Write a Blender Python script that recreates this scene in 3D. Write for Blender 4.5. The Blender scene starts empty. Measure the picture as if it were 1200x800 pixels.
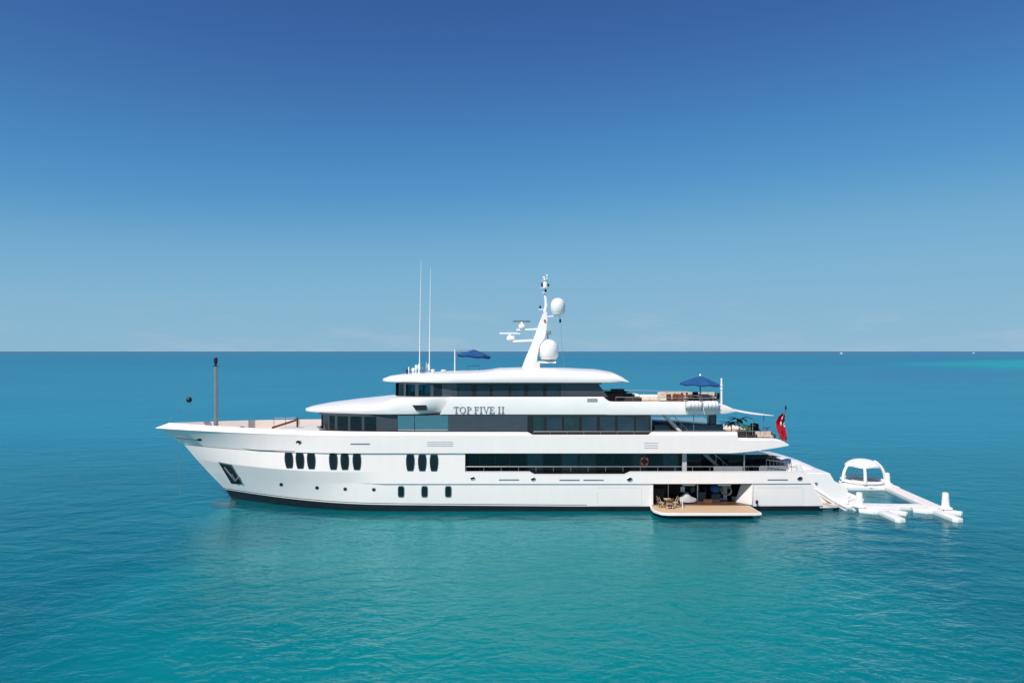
import bpy, bmesh, math, random
from mathutils import Vector, Matrix
random.seed(7)
PI = math.pi
sc = bpy.context.scene
COL = sc.collection
# ------------------------------------------------------------------ camera
CH, F, CY = 14.1, 800.0, 65.5          # camera height, focal length in photo pixels, distance of the yacht's centreline
cam = bpy.data.cameras.new('camera'); camo = bpy.data.objects.new('camera', cam); COL.objects.link(camo)
cam.sensor_width = 36; cam.lens = 24; cam.clip_start = 0.5; cam.clip_end = 90000
cam.shift_y = 11.5/1200
camo.location = (0, 0, CH); camo.rotation_euler = (PI/2, 0, 0)
sc.camera = camo
# ------------------------------------------------------------------ sky, sun, exposure
SUN_EL, SUN_AZ = math.radians(51), math.radians(-32)   # azimuth of the sun measured from -Y (behind the camera), negative = left
sd = Vector((math.sin(SUN_AZ)*math.cos(SUN_EL), -math.cos(SUN_AZ)*math.cos(SUN_EL), math.sin(SUN_EL)))
w = bpy.data.worlds.new('World'); sc.world = w; w.use_nodes = True
nt = w.node_tree; bg = nt.nodes['Background']
sky = nt.nodes.new('ShaderNodeTexSky'); sky.sky_type = 'NISHITA'; sky.sun_disc = False
sky.sun_elevation = SUN_EL; sky.sun_rotation = math.atan2(sd.x, sd.y)
sky.altitude = 0; sky.air_density = 0.7; sky.dust_density = 0.0; sky.ozone_density = 10
def vscale(k):
    n = nt.nodes.new('ShaderNodeVectorMath'); n.operation = 'SCALE'; n.inputs['Scale'].default_value = k; return n
va, vb = vscale(0.093), vscale(10.0)
cv = nt.nodes.new('ShaderNodeRGBCurve')      # camera-like response for the clear tropical sky
cv.mapping.extend = 'HORIZONTAL'
for ci, pts in ((0, ((0,0),(.047,.041),(.06,.0545),(.084,.084),(.153,.19),(.397,.262),(1,.30))), (1, ((0,0),(.105,.122),(.129,.171),(.181,.27),(.314,.425),(.597,.475),(1,.50))), (2, ((0,0),(.254,.352),(.305,.423),(.407,.55),(.597,.63),(.75,.645),(1,.66)))):
    c = cv.mapping.curves[ci]
    c.points[0].location = pts[0]; c.points[1].location = pts[-1]
    for q in pts[1:-1]: c.points.new(*q)
    for q in c.points: q.handle_type = 'VECTOR' if False else 'AUTO_CLAMPED'
cv.mapping.update()
wn = nt.nodes.new
tcw = wn('ShaderNodeTexCoord'); spw = wn('ShaderNodeSeparateXYZ'); nt.links.new(tcw.outputs['Generated'], spw.inputs[0])
mpw = wn('ShaderNodeMapping'); mpw.inputs['Scale'].default_value = (1, 1, 5); nt.links.new(tcw.outputs['Generated'], mpw.inputs[0])
now = wn('ShaderNodeTexNoise'); now.inputs['Scale'].default_value = 7; now.inputs['Detail'].default_value = 6; now.inputs['Roughness'].default_value = 0.6; nt.links.new(mpw.outputs[0], now.inputs['Vector'])
def mr(src, a, b, c, d):
    r = wn('ShaderNodeMapRange'); r.interpolation_type = 'SMOOTHSTEP'
    for k_, v_ in (('From Min', a), ('From Max', b), ('To Min', c), ('To Max', d)): r.inputs[k_].default_value = v_
    nt.links.new(src, r.inputs['Value']); return r.outputs[0]
mm = wn('ShaderNodeMath'); mm.operation = 'MULTIPLY'; nt.links.new(mr(now.outputs['Fac'], .48, .7, 0, .22), mm.inputs[0]); nt.links.new(mr(spw.outputs['Z'], .09, .015, 0, 1), mm.inputs[1])
hz = wn('ShaderNodeMix'); hz.data_type = 'RGBA'; hz.inputs['B'].default_value = (5.2, 5.9, 6.6, 1); nt.links.new(mm.outputs[0], hz.inputs['Factor'])
nt.links.new(sky.outputs[0], va.inputs[0]); nt.links.new(va.outputs[0], cv.inputs['Color']); nt.links.new(cv.outputs[0], vb.inputs[0]); nt.links.new(vb.outputs[0], hz.inputs['A']); nt.links.new(hz.outputs['Result'], bg.inputs['Color'])
bg.inputs['Strength'].default_value = 0.10
sl = bpy.data.lights.new('sun', 'SUN'); sl.energy = 5.0; sl.angle = math.radians(0.53); sl.color = (1.0, 0.915, 0.81)
so = bpy.data.objects.new('sun', sl); COL.objects.link(so); so.location = (-40, -60, 90)
so.rotation_euler = sd.to_track_quat('Z', 'Y').to_euler()
vs = sc.view_settings
vs.view_transform = 'Standard'; vs.look = 'None'; vs.gamma = 1; vs.exposure = 0.0; vs.use_curve_mapping = False

# ------------------------------------------------------------------ materials
def mat(name, col, rough=0.5, metal=0.0, var=0.0, vscale=1.5, bump=0.0, bscale=20, spec=0.5, coat=0.0, stretch=(1,1,1)):
    m = bpy.data.materials.new(name); m.use_nodes = True
    t = m.node_tree; b = t.nodes['Principled BSDF']
    b.inputs['Base Color'].default_value = (*col, 1); b.inputs['Roughness'].default_value = rough
    b.inputs['Metallic'].default_value = metal; b.inputs['Specular IOR Level'].default_value = spec
    b.inputs['Coat Weight'].default_value = coat; b.inputs['Coat Roughness'].default_value = 0.05
    tc = t.nodes.new('ShaderNodeTexCoord'); mp = t.nodes.new('ShaderNodeMapping'); mp.inputs['Scale'].default_value = stretch
    t.links.new(tc.outputs['Object'], mp.inputs['Vector'])
    if var > 0:
        n = t.nodes.new('ShaderNodeTexNoise'); n.inputs['Scale'].default_value = vscale; n.inputs['Detail'].default_value = 5
        r = t.nodes.new('ShaderNodeMapRange'); r.inputs['From Min'].default_value = 0.3; r.inputs['From Max'].default_value = 0.7
        r.inputs['To Min'].default_value = 1-var; r.inputs['To Max'].default_value = 1+var*0.4
        v = t.nodes.new('ShaderNodeMix'); v.data_type = 'RGBA'; v.blend_type = 'MULTIPLY'; v.inputs['Factor'].default_value = 1
        v.inputs['A'].default_value = (*col, 1)
        t.links.new(mp.outputs[0], n.inputs['Vector']); t.links.new(n.outputs['Fac'], r.inputs['Value'])
        t.links.new(r.outputs[0], v.inputs['B']); t.links.new(v.outputs['Result'], b.inputs['Base Color'])
    if bump > 0:
        n2 = t.nodes.new('ShaderNodeTexNoise'); n2.inputs['Scale'].default_value = bscale; n2.inputs['Detail'].default_value = 3
        bp = t.nodes.new('ShaderNodeBump'); bp.inputs['Strength'].default_value = 1; bp.inputs['Distance'].default_value = bump
        t.links.new(mp.outputs[0], n2.inputs['Vector']); t.links.new(n2.outputs['Fac'], bp.inputs['Height']); t.links.new(bp.outputs[0], b.inputs['Normal'])
    return m
M = {}
M['white'] = mat('white_gloss_paint', (0.83, 0.80, 0.78), 0.28, var=0.05, vscale=0.35, coat=0.25, bump=0.004, bscale=0.6)
M['hullwhite'] = mat('white_hull_paint', (0.885, 0.80, 0.77), 0.2, var=0.025, vscale=0.9, coat=0.25, bump=0.007, bscale=0.7, stretch=(1.6,1,0.35))
M['offwhite'] = mat('off_white_paint', (0.66, 0.64, 0.61), 0.5, var=0.06)
M['grey'] = mat('charcoal_panel_paint', (0.055, 0.066, 0.082), 0.22, var=0.08, coat=0.3)
M['boot'] = mat('antifouling_paint', (0.012, 0.014, 0.02), 0.4, var=0.35, vscale=1.6)
M['line'] = mat('dark_blue_line_paint', (0.02, 0.025, 0.04), 0.3)
M['black'] = mat('black_rubber', (0.012, 0.012, 0.013), 0.45, var=0.2)
M['glass'] = mat('dark_tinted_glass', (0.010, 0.018, 0.023), 0.03, var=0.3, vscale=0.9, spec=0.5, bump=0.003, bscale=0.7)
M['glassb'] = mat('blue_tinted_glass', (0.028, 0.045, 0.062), 0.04, var=0.35, vscale=0.8, spec=0.9, bump=0.003, bscale=0.7)
M['glassc'] = mat('green_tinted_glass', (0.022, 0.048, 0.05), 0.04, var=0.35, vscale=1.2, spec=0.7, bump=0.003, bscale=0.7)
M['mirror'] = mat('reflective_glass', (0.5, 0.58, 0.62), 0.05, metal=0.9, bump=0.004, bscale=0.8)
M['chrome'] = mat('polished_steel', (0.5, 0.5, 0.5), 0.42, metal=0.9, var=0.1)
M['steel'] = mat('grey_steel', (0.33, 0.33, 0.34), 0.35, metal=0.6, var=0.2)
M['lettering'] = mat('grey_letter_metal', (0.22, 0.23, 0.26), 0.4)
M['vent'] = mat('grey_vent_slats', (0.42, 0.42, 0.43), 0.5)
M['teakdark'] = mat('varnished_wood', (0.16, 0.062, 0.025), 0.35, var=0.4, vscale=4, stretch=(0.3,1,3))
M['wood'] = mat('dark_wood_lining', (0.10, 0.042, 0.02), 0.4, var=0.4, vscale=2, stretch=(0.4,1,4))
M['interior'] = mat('dark_interior_lining', (0.022, 0.02, 0.02), 0.7, var=0.3)
M['blue'] = mat('royal_blue_canvas', (0.006, 0.075, 0.23), 0.8, var=0.25, vscale=3, bump=0.01, bscale=5)
M['navy'] = mat('navy_fabric', (0.012, 0.022, 0.06), 0.85, var=0.2)
M['wicker'] = mat('dark_wicker', (0.035, 0.026, 0.022), 0.8, var=0.4, vscale=12, bump=0.01, bscale=40)
M['cushion'] = mat('beige_cushion_fabric', (0.55, 0.47, 0.39), 0.9, var=0.15, vscale=3, bump=0.01, bscale=8)
M['cushgrey'] = mat('grey_cushion_fabric', (0.2, 0.215, 0.235), 0.9, var=0.15, vscale=3, bump=0.01, bscale=8)
M['sailcloth'] = mat('white_awning_cloth', (0.8, 0.8, 0.8), 0.8, bump=0.01, bscale=3)
M['grp'] = mat('white_radome_plastic', (0.8, 0.8, 0.79), 0.35, var=0.04)
M['inflate'] = mat('white_inflatable_pvc', (0.8, 0.79, 0.78), 0.42, var=0.08, vscale=1.2, bump=0.02, bscale=2.5)
M['padwhite'] = mat('pale_eva_deck_pad', (0.76, 0.72, 0.70), 0.75, var=0.12, vscale=2.5)
M['inflgrey'] = mat('grey_inflatable_pad', (0.5, 0.49, 0.49), 0.8, var=0.12, vscale=3)
M['red'] = mat('red_ensign_cloth', (0.60, 0.012, 0.03), 0.8, var=0.2, vscale=4)
M['orange'] = mat('orange_red_buoy', (0.70, 0.03, 0.02), 0.5)
M['leaf'] = mat('green_palm_leaf', (0.045, 0.09, 0.025), 0.6, var=0.4, vscale=5)
M['pot'] = mat('dark_planter', (0.03, 0.03, 0.032), 0.5)
M['anode'] = mat('bulb_red_brown', (0.12, 0.04, 0.04), 0.6, var=0.2)

def teak_mat():
    m = bpy.data.materials.new('teak_planking'); m.use_nodes = True; t = m.node_tree; b = t.nodes['Principled BSDF']
    tc = t.nodes.new('ShaderNodeTexCoord'); mp = t.nodes.new('ShaderNodeMapping'); mp.inputs['Scale'].default_value = (0.3, 4, 4)
    n = t.nodes.new('ShaderNodeTexNoise'); n.inputs['Scale'].default_value = 3; n.inputs['Detail'].default_value = 6
    cr = t.nodes.new('ShaderNodeValToRGB'); cr.color_ramp.elements[0].color = (0.50, 0.33, 0.19, 1); cr.color_ramp.elements[1].color = (0.70, 0.52, 0.34, 1)
    wv = t.nodes.new('ShaderNodeTexWave'); wv.bands_direction = 'Y'; wv.inputs['Scale'].default_value = 1.6
    cr2 = t.nodes.new('ShaderNodeValToRGB'); cr2.color_ramp.elements[0].position = 0.02; cr2.color_ramp.elements[0].color = (0.25,0.25,0.25,1); cr2.color_ramp.elements[1].position = 0.12
    mx = t.nodes.new('ShaderNodeMix'); mx.data_type = 'RGBA'; mx.blend_type = 'MULTIPLY'; mx.inputs['Factor'].default_value = 1
    L = t.links.new
    L(tc.outputs['Object'], mp.inputs[0]); L(mp.outputs[0], n.inputs['Vector']); L(n.outputs['Fac'], cr.inputs[0])
    L(tc.outputs['Object'], wv.inputs['Vector']); L(wv.outputs['Fac'], cr2.inputs[0])
    L(cr.outputs[0], mx.inputs['A']); L(cr2.outputs[0], mx.inputs['B']); L(mx.outputs['Result'], b.inputs['Base Color'])
    b.inputs['Roughness'].default_value = 0.65
    return m
M['teak'] = teak_mat()

def clear_mat():
    m = bpy.data.materials.new('tinted_clear_glass'); m.use_nodes = True; t = m.node_tree; t.nodes.clear()
    o = t.nodes.new('ShaderNodeOutputMaterial'); tr = t.nodes.new('ShaderNodeBsdfTransparent'); tr.inputs[0].default_value = (0.5, 0.6, 0.64, 1)
    gl = t.nodes.new('ShaderNodeBsdfGlossy'); gl.inputs['Roughness'].default_value = 0.03
    fr = t.nodes.new('ShaderNodeFresnel'); fr.inputs[0].default_value = 1.6
    mx = t.nodes.new('ShaderNodeMixShader'); L = t.links.new
    L(fr.outputs[0], mx.inputs[0]); L(tr.outputs[0], mx.inputs[1]); L(gl.outputs[0], mx.inputs[2]); L(mx.outputs[0], o.inputs[0])
    return m
M['clear'] = clear_mat()

def water_mat(surface=True):
    m = bpy.data.materials.new('turquoise_sea_water' if surface else 'scattering_deep_water'); m.use_nodes = True; t = m.node_tree; b = t.nodes['Principled BSDF']; L = t.links.new
    N = t.nodes.new
    tc = N('ShaderNodeTexCoord')
    def noise(scale, stretch, detail=3, rough=0.5, dist=0.0, rot=0.0):
        mp = N('ShaderNodeMapping'); mp.inputs['Scale'].default_value = stretch; mp.inputs['Rotation'].default_value = (0, 0, rot)
        n = N('ShaderNodeTexNoise'); n.inputs['Scale'].default_value = scale; n.inputs['Detail'].default_value = detail
        n.inputs['Roughness'].default_value = rough; n.inputs['Distortion'].default_value = dist
        L(tc.outputs['Object'], mp.inputs[0]); L(mp.outputs[0], n.inputs['Vector']); return n.outputs['Fac']
    def maprange(s, a, b_, c=0.0, d=1.0):
        r = N('ShaderNodeMapRange'); r.interpolation_type = 'SMOOTHSTEP'
        r.inputs['From Min'].default_value = a; r.inputs['From Max'].default_value = b_; r.inputs['To Min'].default_value = c; r.inputs['To Max'].default_value = d
        L(s, r.inputs['Value']); return r.outputs[0]
    def mixc(f, A, B):
        x = N('ShaderNodeMix'); x.data_type = 'RGBA'
        L(f, x.inputs['Factor'])
        for k, v in (('A', A), ('B', B)):
            if isinstance(v, tuple): x.inputs[k].default_value = (*v, 1)
            else: L(v, x.inputs[k])
        return x.outputs['Result']
    # water colour: sand and weed patches, with reflections and corner vignette put into the tones
    sandp = noise(0.05, (0.6, 1, 1), 4, 0.55, 0.6)
    far = noise(0.0045, (0.35, 1, 1), 5, 0.6, 0.3)
    sp = N('ShaderNodeSeparateXYZ'); L(tc.outputs['Object'], sp.inputs[0])
    def math_(op, a_, b_):
        n = N('ShaderNodeMath'); n.operation = op
        for i, v in enumerate((a_, b_)):
            if isinstance(v, (int, float)): n.inputs[i].default_value = v
            else: L(v, n.inputs[i])
        return n.outputs[0]
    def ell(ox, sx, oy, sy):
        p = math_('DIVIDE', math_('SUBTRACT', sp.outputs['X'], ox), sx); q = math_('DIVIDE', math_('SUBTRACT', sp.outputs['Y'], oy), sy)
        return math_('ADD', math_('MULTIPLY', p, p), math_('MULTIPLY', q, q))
    patch = maprange(math_('ADD', ell(0, 22, 42, 26), maprange(sandp, 0.3, 0.7, -0.5, 0.5)), 1.5, 0.1)  # brighter ellipse: hull reflection in the middle, lens vignette outside, put into the colour
    c = mixc(maprange(sandp, 0.34, 0.68), WATER_A0, WATER_A1)
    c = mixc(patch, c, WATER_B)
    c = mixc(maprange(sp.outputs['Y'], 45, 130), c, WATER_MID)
    farcol = mixc(maprange(far, 0.36, 0.64), WATER_FAR, WATER_MID)
    c = mixc(maprange(sp.outputs['Y'], 110, 420), c, farcol)  # distance tones carry part of the sky reflection in the colour
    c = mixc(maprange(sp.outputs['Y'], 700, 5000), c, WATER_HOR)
    # shallow bank far out to the right
    ub = math_('SUBTRACT', sp.outputs['X'], math_('MULTIPLY', sp.outputs['Y'], 0.6)); p_ = math_('DIVIDE', math_('SUBTRACT', ub, 340), 340); q_ = math_('DIVIDE', math_('SUBTRACT', sp.outputs['Y'], 830), 400)
    ell_bank = math_('ADD', math_('MULTIPLY', p_, p_), math_('MULTIPLY', q_, q_))
    bank = maprange(math_('ADD', ell_bank, maprange(far, 0.3, 0.7, -0.5, 0.5)), 1.25, 0.4)
    c = mixc(bank, c, (0.0, 0.36, 0.42))
    if not surface:          # the body of the water under the skin: scatters light, no gloss
        L(c, b.inputs['Base Color']); b.inputs['Roughness'].default_value = 1; b.inputs['Specular IOR Level'].default_value = 0
        return m
    # waves
    def bump(h, dist, prev=None):
        bp = N('ShaderNodeBump'); bp.inputs['Strength'].default_value = 1; bp.inputs['Distance'].default_value = dist
        L(h, bp.inputs['Height'])
        if prev is not None: L(prev, bp.inputs['Normal'])
        return bp.outputs[0]
    calm = maprange(noise(0.035, (0.5, 1, 1), 3), 0.35, 0.65, 0.4, 1.15)
    n1 = bump(noise(0.16, (0.6, 1, 1), 3, 0.5, 0.3, 0.25), 0.2)
    n1 = bump(noise(0.5, (0.7, 1, 1), 3, 0.55, 0.4, -0.3), 0.2, n1)
    n2 = bump(math_('MULTIPLY', noise(1.6, (0.72, 1, 1), 4, 0.55, 0.6, 0.35), calm), 0.095, n1)
    n3 = bump(math_('MULTIPLY', noise(4.6, (0.75, 1, 1), 4, 0.6, 0.6, -0.45), calm), 0.030, n2)
    t.nodes.remove(b)
    df = N('ShaderNodeBsdfDiffuse'); gl = N('ShaderNodeBsdfGlossy'); fr = N('ShaderNodeFresnel'); fr.inputs['IOR'].default_value = 1.37; gl.inputs['Color'].default_value = (0.72, 1, 1, 1)
    L(c, df.inputs['Color']); L(n2, df.inputs['Normal']); L(n3, gl.inputs['Normal']); L(n3, fr.inputs['Normal'])
    L(maprange(sp.outputs['Y'], 60, 900, 0.04, 0.24), gl.inputs['Roughness'])
    mx = N('ShaderNodeMixShader'); L(math_('MINIMUM', fr.outputs[0], WATER_REFL), mx.inputs[0]); L(df.outputs[0], mx.inputs[1]); L(gl.outputs[0], mx.inputs[2])
    tr = N('ShaderNodeBsdfTransparent'); ms = N('ShaderNodeMixShader'); ms.inputs[0].default_value = 0.6
    L(df.outputs[0], ms.inputs[1]); L(tr.outputs[0], ms.inputs[2]); L(ms.outputs[0], mx.inputs[1])
    L(mx.outputs[0], [n for n in t.nodes if n.type == 'OUTPUT_MATERIAL'][0].inputs['Surface'])
    return m
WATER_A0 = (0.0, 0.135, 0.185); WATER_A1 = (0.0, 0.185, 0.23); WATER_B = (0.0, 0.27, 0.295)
WATER_MID = (0.004, 0.235, 0.375); WATER_FAR = (0.022, 0.19, 0.355); WATER_HOR = (0.05, 0.175, 0.32); WATER_REFL = 0.30
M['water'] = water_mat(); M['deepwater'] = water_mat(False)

# ------------------------------------------------------------------ helpers
def P(px, py, Y): return Vector(((px-600)*Y/F, Y, CH-(py-411.5)*Y/F))
def G(px, py, z=0.0):
    Y = (CH-z)*F/(py-411.5); return Vector(((px-600)*Y/F, Y, z))
def X_(px, Y): return (px-600)*Y/F
def Z_(py, Y): return CH-(py-411.5)*Y/F
def lerp(a, b, t): return a+(b-a)*t
def interp(tab, x):
    if x <= tab[0][0]: return tab[0][1]
    for (a, va), (b, vb) in zip(tab, tab[1:]):
        if x <= b: return va+(vb-va)*(x-a)/(b-a)
    return tab[-1][1]
def clamp(x, a=0.0, b=1.0): return max(a, min(b, x))
def sstep(x): x = clamp(x); return x*x*(3-2*x)

def rootloc(o):
    while o.parent: o = o.parent
    return o.location.copy()

class MB:
    def __init__(s): s.v = []; s.f = []; s.m = []; s.cur = 0
    def add(s, vs, fs):
        k = len(s.v); s.v += [tuple(v) for v in vs]
        for f in fs: s.f.append([k+i for i in f]); s.m.append(s.cur)
        return s
    def box(s, a, b):
        (x0, y0, z0), (x1, y1, z1) = a, b
        return s.add([(x0,y0,z0),(x1,y0,z0),(x1,y1,z0),(x0,y1,z0),(x0,y0,z1),(x1,y0,z1),(x1,y1,z1),(x0,y1,z1)],
                     [(0,3,2,1),(4,5,6,7),(0,1,5,4),(1,2,6,5),(2,3,7,6),(3,0,4,7)])
    def rbox(s, a, b, r=0.05):      # box with chamfered vertical and top edges
        (x0, y0, z0), (x1, y1, z1) = a, b
        r = min(r, (x1-x0)*.45, (y1-y0)*.45, (z1-z0)*.45)
        def ring(i, z): return [(x0+i,y0+i+r,z),(x0+i+r,y0+i,z),(x1-i-r,y0+i,z),(x1-i,y0+i+r,z),(x1-i,y1-i-r,z),(x1-i-r,y1-i,z),(x0+i+r,y1-i,z),(x0+i,y1-i-r,z)]
        return s.rings([ring(0, z0), ring(0, z1-r), ring(r*.35, z1-r*.3), ring(r, z1)])
    def rings(s, rs, caps=True, closed=True):
        n = len(rs[0]); vs = [p for r in rs for p in r]; fs = []
        for i in range(len(rs)-1):
            for j in range(n if closed else n-1):
                a = i*n+j; b = i*n+(j+1) % n; fs.append((a, b, b+n, a+n))
        if caps: fs.append(tuple(range(n))[::-1]); fs.append(tuple((len(rs)-1)*n+j for j in range(n)))
        return s.add(vs, fs)
    def tube(s, path, r, n=8):
        path = [Vector(p) for p in path]; rs = []
        if not isinstance(r, (list, tuple)): r = [r]*len(path)
        up0 = None
        for i, p in enumerate(path):
            d = (path[min(i+1, len(path)-1)]-path[max(i-1, 0)]).normalized()
            ref = Vector((0, 0, 1)) if abs(d.z) < 0.9 else Vector((1, 0, 0))
            if up0 is not None and abs(up0.dot(d)) < 0.95: ref = up0
            u = d.cross(ref).normalized(); vv = u.cross(d).normalized(); up0 = vv
            rs.append([p+(u*math.cos(2*PI*k/n)+vv*math.sin(2*PI*k/n))*r[i] for k in range(n)])
        return s.rings(rs)
    def lathe(s, prof, c=(0,0,0), n=20, sx=1, sy=1):
        c = Vector(c)
        return s.rings([[(c.x+math.cos(2*PI*k/n)*r*sx, c.y+math.sin(2*PI*k/n)*r*sy, c.z+z) for k in range(n)] for r, z in prof])
    def prism(s, poly, d):
        d = Vector(d); a = [Vector(p) for p in poly]
        return s.rings([a, [p+d for p in a]])
    def torus(s, c, R, r, axis='Y', n=24, m=8):
        c = Vector(c); vs = []; fs = []
        for i in range(n):
            a = 2*PI*i/n
            for j in range(m):
                b = 2*PI*j/m; rr = R+r*math.cos(b); h = r*math.sin(b)
                q = {'Y': (rr*math.cos(a), h, rr*math.sin(a)), 'Z': (rr*math.cos(a), rr*math.sin(a), h), 'X': (h, rr*math.cos(a), rr*math.sin(a))}[axis]
                vs.append(c+Vector(q))
        for i in range(n):
            for j in range(m):
                fs.append((i*m+j, i*m+(j+1) % m, ((i+1) % n)*m+(j+1) % m, ((i+1) % n)*m+j))
        return s.add(vs, fs)
    def build(s, name, mats, parent=None, smooth=32, bevel=0.0):
        me = bpy.data.meshes.new(name)
        R = rootloc(parent) if parent else Vector((0,0,0))
        me.from_pydata([tuple(Vector(v)-R) for v in s.v], [], s.f)
        if not isinstance(mats, (list, tuple)): mats = [mats]
        for q in mats: me.materials.append(M[q])
        for p, k in zip(me.polygons, s.m): p.material_index = k
        bm = bmesh.new(); bm.from_mesh(me)
        bmesh.ops.remove_doubles(bm, verts=bm.verts, dist=1e-5)
        bmesh.ops.recalc_face_normals(bm, faces=bm.faces)
        if bevel:
            es = [e for e in bm.edges if len(e.link_faces) == 2 and e.calc_face_angle(0) > 0.6]
            bmesh.ops.bevel(bm, geom=es, offset=bevel, segments=2, affect='EDGES', clamp_overlap=True)
        bm.to_mesh(me); bm.free()
        me.shade_smooth(); me.set_sharp_from_angle(angle=math.radians(smooth))
        o = bpy.data.objects.new(name, me); COL.objects.link(o)
        if parent: o.parent = parent
        return o
def tag(o, label=None, cat=None, group=None, kind=None):
    if label: o['label'] = label
    if cat: o['category'] = cat
    if group: o['group'] = group
    if kind: o['kind'] = kind
    return o
def thing(name, loc, label, cat, group=None):
    o = bpy.data.objects.new(name, None); COL.objects.link(o); o.location = loc; o.empty_display_size = 0.5
    return tag(o, label, cat, group)
def copy_tree(o, parent=None):
    c = o.copy(); COL.objects.link(c); c.parent = parent
    for ch in [q for q in bpy.data.objects if q.parent == o]: copy_tree(ch, c)
    return c
def bar(mb, a, b, w_, h_=None):
    """square bar from a to b"""
    h_ = h_ or w_; a = Vector(a); b = Vector(b); d = (b-a).normalized()
    ref = Vector((0,0,1)) if abs(d.z) < 0.95 else Vector((0,1,0))
    u = d.cross(ref).normalized()*w_/2; v = u.cross(d).normalized()*h_/2
    mb.rings([[a-u-v, a+u-v, a+u+v, a-u+v], [b-u-v, b+u-v, b+u+v, b-u+v]])

# ================================================================== SETTING: the sea
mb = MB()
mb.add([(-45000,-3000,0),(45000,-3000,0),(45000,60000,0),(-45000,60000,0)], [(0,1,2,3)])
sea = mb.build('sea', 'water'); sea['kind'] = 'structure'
mb = MB()
mb.add([(-45000,-3000,-.9),(45000,-3000,-.9),(45000,60000,-.9),(-45000,60000,-.9)], [(0,1,2,3)])
deep = mb.build('deep_water', 'deepwater'); deep['kind'] = 'structure'

# ================================================================== THE YACHT
Y0 = bpy.context.scene
yacht = thing('motor_yacht', (-2.5, CY, 0), 'long white three-deck motor yacht with dark windows, anchored side-on', 'yacht')

STEM = [(-1.8,-26.8), (0,-26.6), (0.47,-27.0), (1.45,-28.2), (2.84,-29.4), (3.8,-30.3), (5.2,-31.5), (6.2,-32.8), (6.5,-33.4), (6.78,-34.4), (7.25,-32.9), (9,-32.9)]
def zboot(X): return interp([(-27,0.86), (-20,0.74), (-10,0.58), (5,0.46), (30,0.44)], X)
def step(X): return 0.09*sstep((X+13.5)/2.5)
def step2(X): return 0.02+0.09*sstep((X+26)/3)
def sheer(X): return interp([(-34.4,7.25), (-26,7.2), (-15,7.05), (-9,7.0), (1.4,7.0), (1.8,6.77), (12.0,6.77), (12.3,7.02), (19.8,7.02), (19.86,6.5), (30,6.5)], X)
def zmd(X): return interp([(1.55, 3.5), (1.95, 3.27), (9.9, 3.27), (10.4, 3.5)], X) if 1.5 < X < 10.5 else (3.5 if X > -4.2 else interp([(-31, 3.75), (-14, 3.5)], X))
def hull_levels(X):
    zb = zboot(X)
    #  z, full half beam, X where full beam is reached, material of the strip ABOVE this level
    return [(-1.8, 3.9, -9, 0), (-0.4, 5.15, -10.5, 0), (zb, 5.36, -11.5, 1), (zb+.09, 5.365, -11.5, 2 if X < 6.2 else 1), (zb+.15, 5.37, -11.5, 1),
            (2.40, 5.46, -11.5, 1), (2.46, 5.46, -11.5, 1), (2.475, 5.46+step(X), -11.5, 1), (zmd(X), 5.53, -15.0, 1), (5.12, 5.5, -14.2, 1)]
def band_levels(X):
    s = sheer(X)
    return [(5.14, 5.40, -14, 0), (5.16, 5.5+step2(X), -14, 0), (min(6.56, s-.12), 5.62, -13.5, 0), (min(6.74, s-.03), 5.62, -13.5, 0), (s, 5.46 if X < 1 else 5.52, -13.5, 0)]
def halfw(X, z, wf, xe):
    xs = interp(STEM, z); u = clamp((X-xs)/(xe-xs)); a = wf*math.sin(PI/2*u)**0.98
    if X > 12: a *= 1-0.05*((X-12)/16)**2
    return a
def hwl(L, j, X):
    z, wf, xe = L[j][:3]; own = halfw(X, z, wf, xe)
    if j in (5, 6, 7) and L[0][0] < -1 and X < -11:
        t = (z-L[4][0])/(L[8][0]-L[4][0]); lin = lerp(halfw(X, *L[4][:3]), halfw(X, *L[8][:3]), t)*clamp((X-interp(STEM, z))/1.3)**.6; return lerp(lin, own, sstep((X+17)/6))
    return own
def W(X, z):
    L = hull_levels(X)+band_levels(X); pts = [(L[j][0], hwl(L, j, X)) for j in range(len(L))]
    return interp(pts, z)
def on_hull(px, py, out=0.0):
    """where the sight line through a photo point meets the near hull side"""
    Y = 60.0
    for _ in range(40):
        X = X_(px, Y); z = Z_(py, Y); Y = lerp(Y, CY-W(X, z), 0.6)
    Y = CY-W(X, z)-out
    return Vector((X_(px, Y), Y, Z_(py, Y)))

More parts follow.
